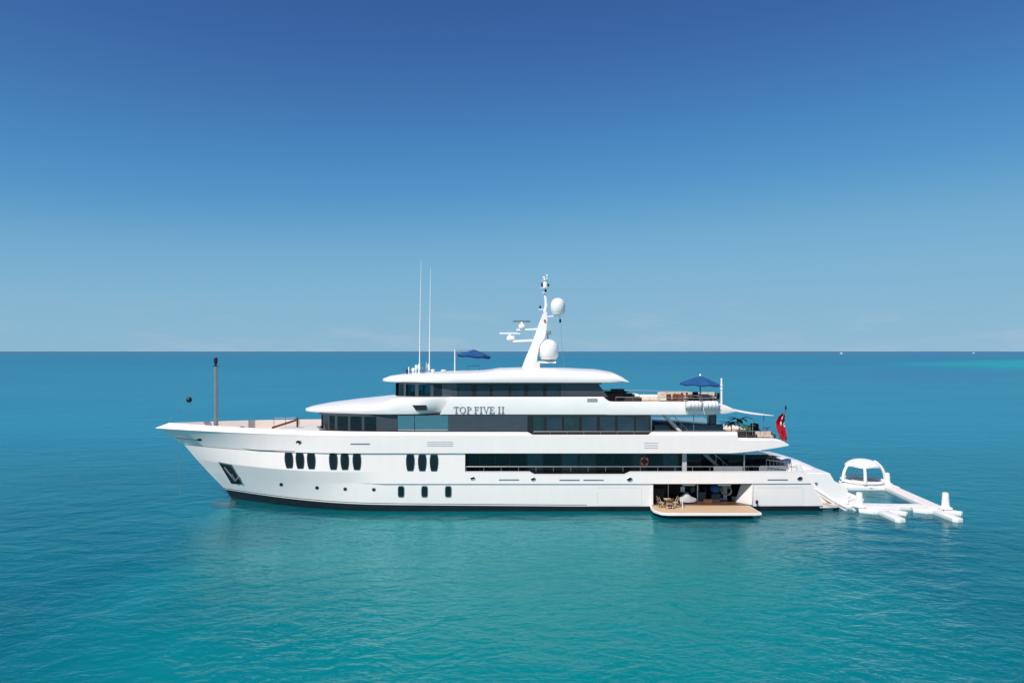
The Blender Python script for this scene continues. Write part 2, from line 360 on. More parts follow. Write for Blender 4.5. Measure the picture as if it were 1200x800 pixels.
XREF = -12.0; XBOW = -34.4
def stations(a, b, ds, extra=()):
    n = int(round((b-a)/ds)); xs = [a+(b-a)*i/n for i in range(n+1)]
    xs = [x for x in xs if all(abs(x-e) > 0.16 for e in extra)]+list(extra)
    return sorted(xs)
def grid_side(mb, xs, levels, side, skip=None, xend=None, crisp=()):
    rows = []
    for X in xs:
        row = []
        for li, (z, wf, xe, m) in enumerate(levels(X)):
            x = X
            if X < XREF:
                st = interp(STEM, z); x = st+(X-XBOW)*(XREF-st)/(XREF-XBOW)
                z, wf, xe, m = levels(x)[li]
            if xend:
                e = xend(z)
                if x > e-1.5 and X > 20: x = e-1.5+(x-(e-1.5))*1.5/(xs[-1]-(e-1.5)) if xs[-1] > e-1.5+1e-3 else x
            row.append((x, CY+side*hwl(levels(x), li, x), z, m))
        rows.append(row)
    base = rows; js = list(range(len(rows[0])))
    if crisp:
        new = []; js = []
        for row in rows:
            r2 = []; js = []
            for j, q in enumerate(row):
                if j in crisp and j > 0:
                    p = row[j-1]; t = 1-min(.3, .05/max(1e-4, q[2]-p[2])); r2.append((*[p[c]+(q[c]-p[c])*t for c in range(3)], p[3])); js.append(j-1)
                r2.append(q); js.append(j)
                if j in crisp and j < len(row)-1:
                    p = row[j+1]; t = min(.3, .05/max(1e-4, p[2]-q[2])); r2.append((*[q[c]+(p[c]-q[c])*t for c in range(3)], q[3])); js.append(j)
            new.append(r2)
        rows = new
    k = len(mb.v); n = len(rows[0]); mb.v += [r[:3] for row in rows for r in row]
    for i in range(len(rows)-1):
        for j in range(n-1):
            cx = (rows[i][j][0]+rows[i+1][j][0])/2
            if skip and skip(cx, js[j]): continue
            mb.f.append([k+i*n+j, k+(i+1)*n+j, k+(i+1)*n+j+1, k+i*n+j+1]); mb.m.append(rows[i][j][3])
    return base

XO = -4.12           # front end of the open side deck
BX0, BX1 = 12.25, 21.15   # side shell door
mb = MB()
xs = stations(-34.4, 27.6, 0.5, (XO, BX0, BX1, 1.55, 1.95, 9.9, 10.4))
HEND = lambda z: interp([(-2,27.6), (0.6,27.5), (2.45,26.4), (3.5,25.7), (5,25.0)], z)
near = grid_side(mb, xs, hull_levels, -1, lambda x, j: (x > XO and j == 8) or (BX0 < x < BX1 and j in (4, 5)), HEND, (7, 8))
farr = grid_side(mb, xs, hull_levels, 1, lambda x, j: x > XO and j == 8, HEND, (7, 8))
# transom
for j in range(8):
    a, b = near[-1][j], near[-1][j+1]; c, d = farr[-1][j], farr[-1][j+1]
    k = len(mb.v); mb.v += [a[:3], b[:3], d[:3], c[:3]]; mb.f.append([k, k+1, k+2, k+3]); mb.m.append(a[3])
hull = mb.build('hull', ['boot', 'hullwhite', 'line'], yacht, smooth=50)
# thickness of bulwark: inner face and cap rail of the main deck
for side in (-1, 1):
    mb = MB(); rs = []
    for x in stations(XO-0.05, 25.6, 1.0, (1.55, 1.95, 9.9, 10.4)):
        y = CY+side*(halfw(x, 3.5, 5.53, -15)+.012); z = zmd(max(x, XO)); i_ = -side
        rs.append([(x, y, z+.002), (x, y, z+.045), (x, y+i_*.2, z+.045), (x, y+i_*.2, 2.6), (x, y+i_*.16, 2.6), (x, y+i_*.16, z+.002)])
    mb.rings(rs); mb.build('cap_rail', 'white', yacht, smooth=20)
mb = MB(); mb.box((XO, CY-5.3, 2.5), (25.6, CY+5.3, 2.6)); mb.build('main_deck', 'teak', yacht)

# upper deck band, bow to stern
mb = MB()
xsb = stations(-34.4, 20.0, 0.5, (1.4, 1.8, 12.0, 12.3, 19.8, 19.86))+[20.8, 21.6, 22.4, 23.0, 23.6, 24.0, 24.25, 24.35]
def bl(X):
    L = band_levels(X)
    if X > 19.0:
        t = clamp((X-19.0)/5.35); zb = lerp(5.14, 5.80, t**1.5); zt = (sheer(X) if X < 20 else lerp(6.5, 6.42, t)) if X < 23 else lerp(6.45, 5.92, ((X-23)/1.35)**1.6)
        zo = [5.14, 5.16, 6.56, 6.74, 7.0]; L = [(zb+(q-5.14)*(zt-zb)/1.86 if q != 5.16 else zb+.02, wf, xe, m) for q, (z, wf, xe, m) in zip(zo, L)]
    return L
nb = grid_side(mb, xsb, bl, -1, crisp=(3,)); fb = grid_side(mb, xsb, bl, 1, crisp=(3,))
k = len(mb.v); mb.v += [r[:3] for r in nb[-1]]+[r[:3] for r in fb[-1]]
for j in range(4): mb.f.append([k+j, k+j+1, k+5+j+1, k+5+j]); mb.m.append(0)
# rail top, inner face, deck, underside
for i in range(len(xsb)-1):
    for rows, s in ((nb, -1), (fb, 1)):
        a, b = rows[i][4][:3], rows[i+1][4][:3]
        th = 0.16
        def inn(p, z=None):
            y = CY+s*max(0.0, abs(p[1]-CY)-th); return (p[0], y, p[2] if z is None else z)
        zd = 6.05
        k = len(mb.v); mb.v += [a, b, inn(b), inn(a), inn(b, min(zd, b[2]-.02)), inn(a, min(zd, a[2]-.02))]
        mb.f += [[k, k+1, k+2, k+3], [k+3, k+2, k+4, k+5]]; mb.m += [0, 0]
    a0, b0, a1, b1 = nb[i][0], nb[i+1][0], fb[i][0], fb[i+1][0]
    k = len(mb.v); mb.v += [a0[:3], b0[:3], b1[:3], a1[:3]]; mb.f.append([k, k+1, k+2, k+3]); mb.m.append(0)
upper = mb.build('upper_deck_bulwark', 'hullwhite', yacht, smooth=24)
mb = MB(); zd = 6.05; pn = []; pf = []
for X in stations(-30.5, 24.0, 1.0):
    hw = W(X, 5.9)-0.15 if X < 20 else 5.2; z = 6.05 if X < 22 else 6.0
    pn.append((X, CY-hw, z)); pf.append((X, CY+hw, z))
mb.rings([[p for p in (a, b, (b[0], b[1], b[2]-.12), (a[0], a[1], a[2]-.12))] for a, b in zip(pn, pf)])
mb.build('upper_deck', 'teak', yacht)

# ---- hull windows and marks, laid on the hull side
def hull_patch(mb, poly, out=0.02, thick=0.05, sub=1):
    pts = [on_hull(x, y, out) for x, y in poly]
    mb.rings([pts, [p+Vector((0, thick, 0)) for p in pts]])
def ngon(cx, cy, rx, ry, n=14, e=1.0, rot=0.0):
    r = []
    for i in range(n):
        a = 2*PI*(i+.5)/n; c, s = math.cos(a), math.sin(a)
        r.append((cx+rx*math.copysign(abs(c)**e, c), cy+ry*math.copysign(abs(s)**e, s)))
    return r
def barrel(cx, y0, y1, wid, lean):
    h = y1-y0; L = []
    prof = [(0.0, .34), (0.04, .42), (.28, .5), (.55, .5), (.8, .44), (.96, .36), (1.0, .32)]
    for t, k in prof: L.append((cx+lean*t+k*wid, y0+h*t))
    for t, k in reversed(prof): L.append((cx+lean*t-k*wid, y0+h*t))
    return L
for cx, y0, y1, lean in ((338, 529.3, 548, 1.2), (351, 529.5, 548.5, 1.0), (364.3, 529.8, 549, .8), (390.3, 530, 549.7, .5), (403.7, 530.2, 549.8, .5), (418, 530.3, 550, .4),
                         (480.8, 531.3, 551.2, 0), (494.8, 531.5, 551.3, 0), (508.6, 531.6, 551.4, 0)):
    mb = MB(); hull_patch(mb, barrel(cx, y0+1, y1, 9.2, lean), 0.03)
    f = mb.build('cabin_window', 'glass', yacht)
    mb = MB()
    ring = [on_hull(x, y, 0.03) for x, y in barrel(cx, y0+.6, y1+.5, 10.2, lean)]; ring2 = [on_hull(x, y, 0.036) for x, y in barrel(cx, y0+1.2, y1-.2, 8.6, lean)]
    mb.rings([ring, ring2], caps=False); mb.build('window_frame', 'grey', f)
for cx in (470, 497.5, 525.3):
    mb = MB(); hull_patch(mb, ngon(cx, 575.8, 3.5, 6.3, 20, 0.45), 0.018); f = mb.build('porthole', 'glass', yacht)
    mb = MB(); mb.rings([[on_hull(x, y, .022) for x, y in ngon(cx, 575.8, 4.0, 6.9, 20, 0.45)], [on_hull(x, y, .026) for x, y in ngon(cx, 575.8, 3.3, 6.0, 20, 0.45)]], caps=False)
    mb.build('porthole_rim', 'chrome', f)
for cx, cy in ((329.5, 567.5), (371.5, 571.3), (404.5, 572.8), (438, 573.4)):
    mb = MB(); hull_patch(mb, ngon(cx, cy, 1.8, 1.7, 14), 0.02); f = mb.build('small_porthole', 'glass', yacht)
    mb = MB(); mb.rings([[on_hull(x, y, .022) for x, y in ngon(cx, cy, 2.3, 2.2, 16)], [on_hull(x, y, .03) for x, y in ngon(cx, cy, 1.7, 1.6, 16)]], caps=False)
    mb.build('porthole_rim', 'chrome', f)
for cx, cy, r in ((350, 518, 3.0), (554, 560.3, 2.5), (625, 561.2, 2.6), (738, 561.5, 3.0), (937.5, 560.5, 3.0)):
    mb = MB(); hull_patch(mb, ngon(cx, cy, r, r*.62, 16), 0.015); f = mb.build('fairlead', 'black', yacht)
    mb = MB(); mb.tube([on_hull(x, y, .03) for x, y in ngon(cx, cy, r, r*.68, 16)]+[on_hull(*ngon(cx, cy, r, r*.68, 16)[0], .03)], 0.03, 6); mb.build('fairlead_rim', 'steel', f)
for x0, x1, y in ((411, 433, 520), (585, 608, 562), (656, 679, 562.3), (684, 707, 562.3), (900, 923, 562)):
    mb = MB(); hull_patch(mb, [(x0, y-.7), (x1, y-.7), (x1+.6, y), (x1, y+.7), (x0, y+.7), (x0-.6, y)], 0.02); mb.build('freeing_port', 'steel', yacht)
def on_band(px, py, Y): return P(px, py, Y)
for x0, x1, ys, in ((755, 771, (519, 521.8, 524.5)), (500.5, 531, (517.8, 520, 522.2))):
    mb = MB()
    for y in ys: hull_patch(mb, [(x0, y-.45), (x1, y-.45), (x1, y+.45), (x0, y+.45)], 0.012)
    mb.build('vent_grille', 'vent', yacht)
for x0, x1, y0, y1 in ((886.5, 941, 571, 592), (700, 752, 571, 592)):
    mb = MB(); loop = [(x0, y0), (x1, y0), (x1, y1), (x0, y1), (x0, y0)]; mb.tube([on_hull(lerp(a[0], b[0], t), lerp(a[1], b[1], t), .001) for a, b in zip(loop, loop[1:]) for t in (0, .25, .5, .75)], .012, 5); mb.build('door_seam', 'vent', yacht)
# anchor pocket, anchor
mb = MB(); hull_patch(mb, [(256, 541.5), (270, 544.5), (284.5, 567.5), (271, 566.5)], 0.02); ap = mb.build('anchor_pocket', 'black', yacht)
mb = MB(); hull_patch(mb, [(255.2, 540.6), (270.7, 543.9), (271, 545.6), (256.6, 542.6)], 0.04); hull_patch(mb, [(270, 544), (271.5, 543.9), (286, 568.3), (284.3, 568.3)], 0.04); mb.build('pocket_frame', 'chrome', ap)
mb = MB()
a0 = on_hull(263, 547, .08); a1 = on_hull(276, 563, .12)
bar(mb, a0, a1, .14)
for dx, dy in ((-4.5, -7.5), (4, -4.5)): bar(mb, a1, on_hull(276+dx, 563+dy, .14), .12)
mb.build('anchor', 'steel', ap)
mb = MB(); hull_patch(mb, [(207, 512), (219, 513.3), (231, 514.6), (231, 515.8), (219, 514.5), (207, 513)], 0.06, .1); mb.build('bow_recess', 'steel', yacht)
mb = MB(); hull_patch(mb, ngon(233.5, 515, 3.0, 1.4, 14), 0.08, .12); mb.build('bow_fairlead', 'black', yacht)
# swept style line aft of the bow, its shadow drawn as a grey tube
mb = MB(); mb.tube([on_hull(x, y, .005) for x, y in ((283, 524.5), (292, 526.3), (304, 527.2), (320, 527.6), (345, 528.3))], [.01, .035, .045, .045, .04], 6); mb.build('style_shadow_line', 'steel', yacht)
# bulbous bow just under the water
mb = MB(); mb.lathe([(0.02,0),(0.35,.15),(0.5,.6),(0.5,2.5)], (0,0,0), 12)
mb.v = [(-28.9+v[2], CY+v[1], -0.62+v[0]*0.9) for v in mb.v]; mb.build('bulbous_bow', 'anode', yacht)

# ---- beach club inside the shell door
YB = CY-5.45
mb = MB(); mb.cur = 0
zF, zC, yb = 0.6, 2.40, CY-1.2
x0, x1 = BX0+.02, BX1-.02; yf = CY-5.44
mb.add([(x0,yf,zF),(x1,yf,zF),(x1,yb,zF),(x0,yb,zF)], [(0,1,2,3)])
mb.cur = 1
mb.add([(x0,yb,zF),(x1,yb,zF),(x1,yb,zC),(x0,yb,zC)], [(0,1,2,3)])
mb.cur = 2
mb.add([(x0,yf,zC),(x1,yf,zC),(x1,yb,zC),(x0,yb,zC)], [(0,1,2,3)])
mb.add([(x0,yf,zF),(x0,yb,zF),(x0,yb,zC),(x0,yf,zC)], [(0,1,2,3)])
mb.add([(x1,yf,zF),(x1,yb,zF),(x1,yb,zC),(x1,yf,zC)], [(0,1,2,3)])
mb.build('beach_club_room', ['wood', 'wood', 'interior'], yacht)
mb = MB()   # white door jambs, splayed aft jamb
mb.box((BX0-.02, yf-.03, zF), (BX0+.16, yf+.5, zC)); mb.build('door_jamb', 'white', yacht)
mb = MB(); mb.prism([(BX1-.12, yf-.02, zF), (BX1-.02, yf-.02, zC), (BX1-.5, yf+1.3, zC), (BX1-1.1, yf+1.3, zF)], (.1, .01, 0)); mb.build('door_jamb', 'white', yacht)
mb = MB(); mb.box((BX1-2.9, yf+2.0, zF), (BX1-1.6, yf+2.2, 2.3)); d = mb.build('inner_door', 'offwhite', yacht)
mb = MB(); mb.box((BX1-2.6, yf+1.96, zF+.15), (BX1-1.95, yf+1.995, 2.15)); mb.build('door_glass', 'navy', d)
for px, pw in ((783, .05), (817.5, .06)):
    mb = MB(); X = X_(px, 61.3); mb.tube([(X, 61.3, zF), (X, 61.3, zC)], pw, 10); mb.build('pillar', 'chrome' if px < 800 else 'offwhite', yacht)
mb = MB()
for px0, px1 in ((800, 815), (842, 857)): mb = MB(); mb.rbox((X_(px0, 60.5), 60.5, 2.2), (X_(px1, 60.5), 60.9, 2.36), .04); mb.build('ceiling_hoist', 'offwhite', yacht)
# fold-down platform
mb = MB()
zp = 0.56
out = [(12.2, 60.2), (12.05, 59.4), (12.1, 58.3), (12.55, 57.45), (13.1, 57.25), (20.4, 57.25), (21.0, 57.4), (20.95, 58.3), (20.9, 60.2)]
mb.rings([[(x, y, zp-.24) for x, y in out], [(x, y, zp-.03) for x, y in out]]); pl = mb.build('fold_down_platform', 'white', yacht, bevel=.02)
cx, cy = 16.5, 58.75
ins = [(cx+(x-cx)*.975, cy+(y-cy)*.93) for x, y in out]; ins = [(x, min(y, 60.1)) for x, y in ins]
mb = MB(); mb.rings([[(x, y, zp-.05) for x, y in ins], [(x, y, zp-.012) for x, y in ins]]); mb.build('teak_inlay', 'teak', pl)

# ---- decorative parts of the hull at the stern
mb = MB()   # quarter bulwark hump
hw = W(25, 3.5)
poly = [(923, 553), (926, 548), (929, 543.5), (934, 541.8), (939, 543.5), (943.5, 553)]
mb.prism([P(x, y, CY-hw) for x, y in poly], (0, .5, 0)); mb.build('stern_quarter', 'hullwhite', yacht, bevel=.05)
mb = MB(); mb.prism([P(x, y, CY-hw)+Vector((0, 2*hw-.5, 0)) for x, y in poly], (0, .5, 0)); mb.build('stern_quarter', 'hullwhite', yacht, bevel=.05)
mb = MB()   # curved transom
rs = []
for X, zt in ((25.2, 4.0), (26.0, 3.98), (26.9, 3.78), (27.8, 3.48), (28.7, 3.08), (29.5, 2.65), (29.95, 2.35), (30.0, 2.2)):
    hwx = 3.4*(1-((X-25)/5.6)**2*.25)
    sec = [(-1.0, .1), (-1.0, .75), (-.96, .93), (-.8, 1.0), (0, 1.02), (.8, 1.0), (.96, .93), (1.0, .75), (1.0, .1)]
    rs.append([(X, CY+.9+a*hwx, zt*b) for a, b in sec])
mb.rings(rs); mb.build('transom', 'white', yacht, smooth=40)
mb = MB()
rs = [[(x, y, z) for x, z in ((26.6,.4),(26.4,3.15),(26.7,3.25),(28.5,3.2),(28.9,2.5),(29.6,2.1),(30.1,1.9),(30.2,.4))] for y in (CY-4.3, CY-2.0)]
mb.rings(rs); mb.build('boarding_steps', 'white', yacht, bevel=.06)
mb = MB(); hull_patch(mb, ngon(956.3, 566.8, 1.4, 1.2, 12), 0.0) if False else mb.lathe([(.02,0),(.12,0),(.12,.05),(.02,.05)], P(956.5, 566, CY-4.35), 12); mb.build('stern_cleat', 'black', yacht)
mb = MB(); so_ = [(27.2, CY-5.1), (28.6, CY-5.0), (29.9, CY-4.4), (30.6, CY-3.2), (30.8, CY), (30.6, CY+3.2), (29.9, CY+4.4), (28.6, CY+5.0), (27.2, CY+5.1)]
mb.rings([[(x, y, .22) for x, y in so_], [(x, y, .52) for x, y in so_]]); sp = mb.build('swim_platform', 'white', yacht, bevel=.04)
mb = MB(); mb.rings([[(x-.12 if x > 28 else x+.05, CY+(y-CY)*.96, .50) for x, y in so_], [(x-.12 if x > 28 else x+.05, CY+(y-CY)*.96, .535) for x, y in so_]]); mb.build('platform_teak', 'teak', sp)

# ---- deck houses -----------------------------------------------------------
def path_px(path, px):
    """crossing of the sight plane through photo column px with a plan path (near side)"""
    k = (px-600)/F
    for (xa, ya), (xb, yb) in zip(path, path[1:]):
        fa, fb_ = xa-k*ya, xb-k*yb
        if fa <= 0 <= fb_ or fb_ <= 0 <= fa:
            t = fa/(fa-fb_) if fa != fb_ else 0
            return (xa+(xb-xa)*t, ya+(yb-ya)*t)
    return path[0] if path[0][0]-k*path[0][1] > 0 else path[-1]
def sub_path(path, p0, p1):
    k0, k1 = (p0-600)/F, (p1-600)/F
    mid = [q for q in path if k0*q[1] < q[0] < k1*q[1]]
    return [path_px(path, p0)]+mid+[path_px(path, p1)]
def offs(pts, d):
    out = []
    for i, p in enumerate(pts):
        a = pts[max(i-1, 0)]; b = pts[min(i+1, len(pts)-1)]; t = Vector((b[0]-a[0], b[1]-a[1])).normalized()
        out.append((p[0]+t.y*d, p[1]-t.x*d))
    return out
def wallstrip(mb, path, z0, z1, o0, o1, tilt=0.0):
    """solid strip standing along a plan path; o0/o1 = distance of inner/outer face outward"""
    A = offs(path, o0); B = offs(path, o1); A2 = offs(path, o0+tilt); B2 = offs(path, o1+tilt)
    mb.rings([[(a[0], a[1], z0), (b[0], b[1], z0), (b2[0], b2[1], z1), (a2[0], a2[1], z1)] for a, b, a2, b2 in zip(A, B, A2, B2)])
def front_path(xf, hw, L, xaft, n=14, e=0.8):
    """centreline at xf, curving to half width hw over length L, then straight aft; near side"""
    pts = []
    for i in range(n+1):
        a = PI/2*i/n; pts.append((xf+L*(1-math.cos(a)), CY-hw*math.sin(a)**e))
    k = pts[-1][0]
    while k+1.2 < xaft: k += 1.2; pts.append((k, CY-hw))
    pts.append((xaft, CY-hw)); return pts
def mirror(path): return [(x, 2*CY-y) for x, y in path]

# main deck house
MY = CY-4.1
mpath = [(XO, MY), (X_(800, MY), MY)]
mb = MB(); wallstrip(mb, mpath, 2.6, 5.12, -0.2, 0); wallstrip(mb, mirror(mpath)[::-1], 2.6, 5.12, -.2, 0)
mb.box((XO-.1, CY-5.4, 2.6), (XO+.02, CY+5.4, 5.12)); mb.box((X_(800, MY)-.15, MY, 2.6), (X_(800, MY), 2*CY-MY, 5.12))
mh = mb.build('main_deck_house', 'black', yacht)
edges = [547, 562, 580, 597.5, 617, 637, 657.5, 678, 698.5, 719, 740, 757.5, 776, 797]
for a, b in zip(edges, edges[1:]):
    mb = MB(); wallstrip(mb, sub_path(mpath, a+1.1, b-1.1), 3.0, 5.0, .0, .03); mb.build('saloon_window', random.choice(['glass', 'glassb', 'glassc']) if a > 600 else 'glass', yacht)  # mixed glass tones put uneven reflections into the pane colour

# upper deck house
UZ0, UZ1 = 6.05, 8.44
UY = CY-4.55
upath = front_path(-18.3, 4.55, 5.5, X_(527, UY))
mb = MB(); wallstrip(mb, upath, UZ0, 7.0, -.15, 0); wallstrip(mb, upath, 8.28, UZ1+.02, -.15, 0.01)
mu = mirror(upath)[::-1]; wallstrip(mb, mu, UZ0, 8.44, -.15, 0)
wallstrip(mb, sub_path(upath, 441, 466), 7.0, 8.28, -.14, .012)
mb.box((X_(466, UY)-.1, UY+.2, UZ0), (X_(466, UY), 2*CY-UY-.1, UZ1)); 
for a, b in ((384.5, 386.2), (392.5, 395.5), (408, 410.5), (424, 427)): wallstrip(mb, sub_path(upath, a, b), 7.0, 8.28, -.12, .012)
uh = mb.build('upper_deck_house', 'grey', yacht)
for a, b, m_ in ((379, 384.5, 'glassb'), (386.2, 392.5, 'glass'), (395.5, 408, 'glass'), (410.5, 424, 'glass'), (427, 441, 'glass')):
    mb = MB(); wallstrip(mb, sub_path(upath, a, b), 7.0, 8.28, -.05, 0); mb.build('lounge_window', m_, yacht)
for a, b in ((466.3, 485.6), (486.3, 527)):
    mb = MB(); wallstrip(mb, [path_px([(-20, CY-4.9), (0, CY-4.9)], a), path_px([(-20, CY-4.9), (0, CY-4.9)], b)], 7.0, 8.42, -.02, 0, tilt=.12); mb.build('glass_screen', 'mirror', yacht)
mb = MB(); mb.box((X_(466, CY-4.9), CY-4.6, UZ0), (X_(527, CY-4.9), CY-4.4, 8.42)); mb.build('side_wall', 'grey', yacht)
VY = CY-5.12
vpath = [(X_(527, VY), VY), (X_(763, VY), VY)]
mb = MB(); wallstrip(mb, vpath, 6.9, UZ1, -.2, 0); wallstrip(mb, mirror(vpath)[::-1], UZ0, UZ1, -.2, 0); mb.box((vpath[0][0]-.15, VY, UZ0), (vpath[0][0], 2*CY-VY, UZ1)); mb.box((vpath[1][0]-.15, VY+.05, UZ0), (vpath[1][0], 2*CY-VY, UZ1))
mb.build('sky_lounge_wall', 'grey', yacht)
for a, b in ((625, 638), (640.5, 658.5), (661, 678.5), (682, 699.5), (703, 720.5), (724, 743), (745.5, 760.5)):
    mb = MB(); wallstrip(mb, sub_path(vpath, a, b), 7.0, 8.32, .0, .03); mb.build('lounge_window', random.choice(['glassb', 'glassb', 'glassc']), yacht)  # random pane tone stands in for varied reflections
mb = MB(); wallstrip(mb, sub_path(vpath, 618, 762), 6.6, 6.93, -.15, .004); wallstrip(mb, sub_path(vpath, 618, 762), 6.93, 8.4, -.1, .006); mb.build('window_surround', 'black', yacht)

# band 2: visor over the upper deck house + bridge deck bulwark
def loft(name, mats, secs, parent=yacht, smooth=35):
    """secs: list of (X or callable, [(halfwidth, z), ...]) half sections from bottom centre to top centre; mirrored"""
    mb = MB(); rs = []
    for X, pts in secs:
        xf = X if callable(X) else (lambda z, X=X: X)
        rs.append([(xf(z), CY-h, z) for h, z in pts]+[(xf(z), CY+h, z) for h, z in reversed(pts) if h > 1e-6])
    mb.rings(rs); return mb.build(name, mats, parent, smooth=smooth)
ZB = 8.43
ZCt = [(-19.8, 8.62), (-19.3, 8.82), (-18.8, 8.95), (-17.2, 9.25), (-14.7, 9.57), (-11.5, 9.9), (-10.6, 9.98), (-5, 10.0)]
secs = []
for i in range(41):
    t = i/40; X = -19.8+t*t*3+t*11.3     # to -5.5
    u = clamp((X+19.8)/9.6); hwv = 4.95*math.sin(PI/2*u)**0.62 if u < 1 else 4.95
    zc = interp(ZCt, X); h = zc-ZB
    full = sstep((X+12.5)/3.0)      # becoming a full-height side
    tuck = 0.95*sstep((X+8.8)/2.6)
    zt = ZB+h*lerp(.55, 1.0, full)
    hwv = max(hwv, .02)
    secs.append((X, [(0, ZB), (hwv*.9-tuck, ZB), (hwv*.985-tuck*.95, ZB+.06*h), (hwv-tuck*.6, ZB+.26*h), (hwv*.995-tuck*.12, lerp(ZB+.42*h, zt-.25, full)), (hwv*.97, zt-.03), (hwv*lerp(.86,.95,full), zt+(zc-zt)*.25), (hwv*lerp(.5,.8,full), zt+(zc-zt)*.75), (0, zc+.01)]))
visor = loft('wheelhouse_visor', 'white', secs)
mb = MB()
pts = [P(x, y, CY-4.97) for x, y in ((483, 474.6), (499.5, 474.6), (500, 480.5), (487.5, 480.8))]
mb.prism(pts, (0, .12, 0)); mb.build('navigation_light_recess', 'black', visor)
def b2sec(X, zt, zb=ZB, w_=5.14, zd=9.15, skew=0):
    h = zt-zb
    f = (lambda z: X+skew*(z-8.43)) if skew else X
    return (f, [(0, zb), (w_-.25, zb), (w_-.03, zb+.06*h), (w_, zb+.25*h), (w_-.02, zt-.3*h), (w_-.1, zt-.06), (w_-.16, zt), (w_-.28, zt), (w_-.3, zt-.08), (w_-.3, min(zd, zt-.1)), (0, min(zd, zt-.1))])
S = [b2sec(-6.45, 10.06, skew=.58), b2sec(-4.5, 10.06, skew=.2)]
for X in range(-3, 8): S.append(b2sec(X, 10.06))
S += [b2sec(7.95, 10.06), b2sec(8.15, 10.05), b2sec(8.35, 9.86), b2sec(8.62, 9.68), b2sec(8.9, 9.64)]
for X in range(10, 17): S.append(b2sec(X, 9.64))
S += [b2sec(17.3, 9.62, w_=5.1), b2sec(18.2, 9.52, 8.46, 5.0), b2sec(19.0, 9.3, 8.52, 4.85), b2sec(19.6, 9.05, 8.6, 4.7), b2sec(19.95, 8.85, 8.7, 4.6)]
b2 = loft('bridge_deck_bulwark', 'white', S, smooth=28)
mb = MB(); mb.box((-4, CY-4.8, 9.15), (18.6, CY+4.8, 9.17)); mb.build('bridge_deck', 'teak', yacht)
mb = MB()
for y in (467, 468.4, 469.8): mb.box((X_(688, CY-5.16), CY-5.165, Z_(y+.4, CY-5.16)), (X_(700, CY-5.16), CY-5.1, Z_(y-.3, CY-5.16)))
mb.build('vent_grille', 'vent', yacht)

# lettering in serif capitals
def letters():
    mb = MB(); marks = []; Yl = CY-5.155; h = .57; t = .026
    z0 = Z_(484.0, Yl); thick, thin, sf = .115, .045, .05
    def q(x0, x1, za, zb): mb.box((x0, Yl-t, z0+za), (x1, Yl+.03, z0+zb))
    def pol(pts): mb.prism([(x, Yl-t, z0+z) for x, z in pts], (0, t+.03, 0))
    def ser(xc, z, wd=.24):
        q(xc-wd/2, xc+wd/2, z-sf*.5 if z > 0 else z, z if z > 0 else z+sf*.5)
    def ring(xc, zc, rx, rz, a0, a1, tw):
        n = 20; o = []; i_ = []
        for k in range(n+1):
            a = a0+(a1-a0)*k/n; c, s = math.cos(a), math.sin(a)
            o.append((xc+rx*c, zc+rz*s)); i_.append((xc+(rx-tw)*c, zc+(rz-thin)*s))
        for k in range(n): pol([o[k], o[k+1], i_[k+1], i_[k]])
    adv = 0; L = []
    X0 = X_(531.5, Yl)
    def T(x): q(x+.2, x+.2+thick, 0, h); q(x, x+.2*2+thick, h-thin, h); q(x, x+.04, h-.15, h-thin); q(x+.475, x+.515, h-.15, h-thin); ser(x+.26, 0); return .52
    def O(x): ring(x+.3, h/2, .3, h/2+.01, 0, 2*PI, thick); return .6
    def Pp(x): q(x+.07, x+.07+thick, 0, h); ser(x+.12, 0); ser(x+.1, h, .2); ring(x+.2, h*.72, .25, h*.28, -PI/2, PI/2, thick); q(x+.15, x+.22, h-thin, h); q(x+.15, x+.22, h*.44, h*.44+thin); return .47
    def Ff(x): q(x+.07, x+.07+thick, 0, h); ser(x+.12, 0); q(x, x+.44, h-thin, h); q(x+.4, x+.44, h-.15, h-thin); q(x+.18, x+.36, h*.48, h*.48+thin); q(x+.33, x+.36, h*.4, h*.62); return .46
    def E(x): q(x+.07, x+.07+thick, 0, h); q(x, x+.45, h-thin, h); q(x+.41, x+.45, h-.14, h-thin); q(x, x+.48, 0, thin); q(x+.44, x+.48, thin, .15); q(x+.18, x+.36, h*.48, h*.48+thin); q(x+.33, x+.36, h*.4, h*.62); return .5
    def I(x): q(x+.07, x+.07+thick, 0, h); ser(x+.127, 0); ser(x+.127, h); return .26
    def V(x): pol([(x+.03, h), (x+.16, h), (x+.34, 0.02), (x+.27, 0.0)]); pol([(x+.27, 0), (x+.33, 0.02), (x+.53, h), (x+.48, h)]); ser(x+.1, h, .22); ser(x+.5, h, .18); return .58
    x = X0
    for f, gap in ((T, .04), (O, .06), (Pp, .24), (Ff, .05), (I, .04), (V, .02), (E, .30), (I, .09), (I, 0)): x += f(x)+gap; marks.append((len(mb.v), len(mb.f)))
    sc_ = (X_(591, Yl)-X0)/(x-X0)
    mb.v = [(X0+(v[0]-X0)*sc_, v[1], v[2]) for v in mb.v]
    v0 = f0_ = 0
    for v1, f1_ in marks:
        m2 = MB(); m2.v = mb.v[v0:v1]; m2.f = [[q-v0 for q in f] for f in mb.f[f0_:f1_]]; m2.m = [0]*len(m2.f); m2.build('name_letter', 'lettering', yacht); v0, f0_ = v1, f1_
letters()

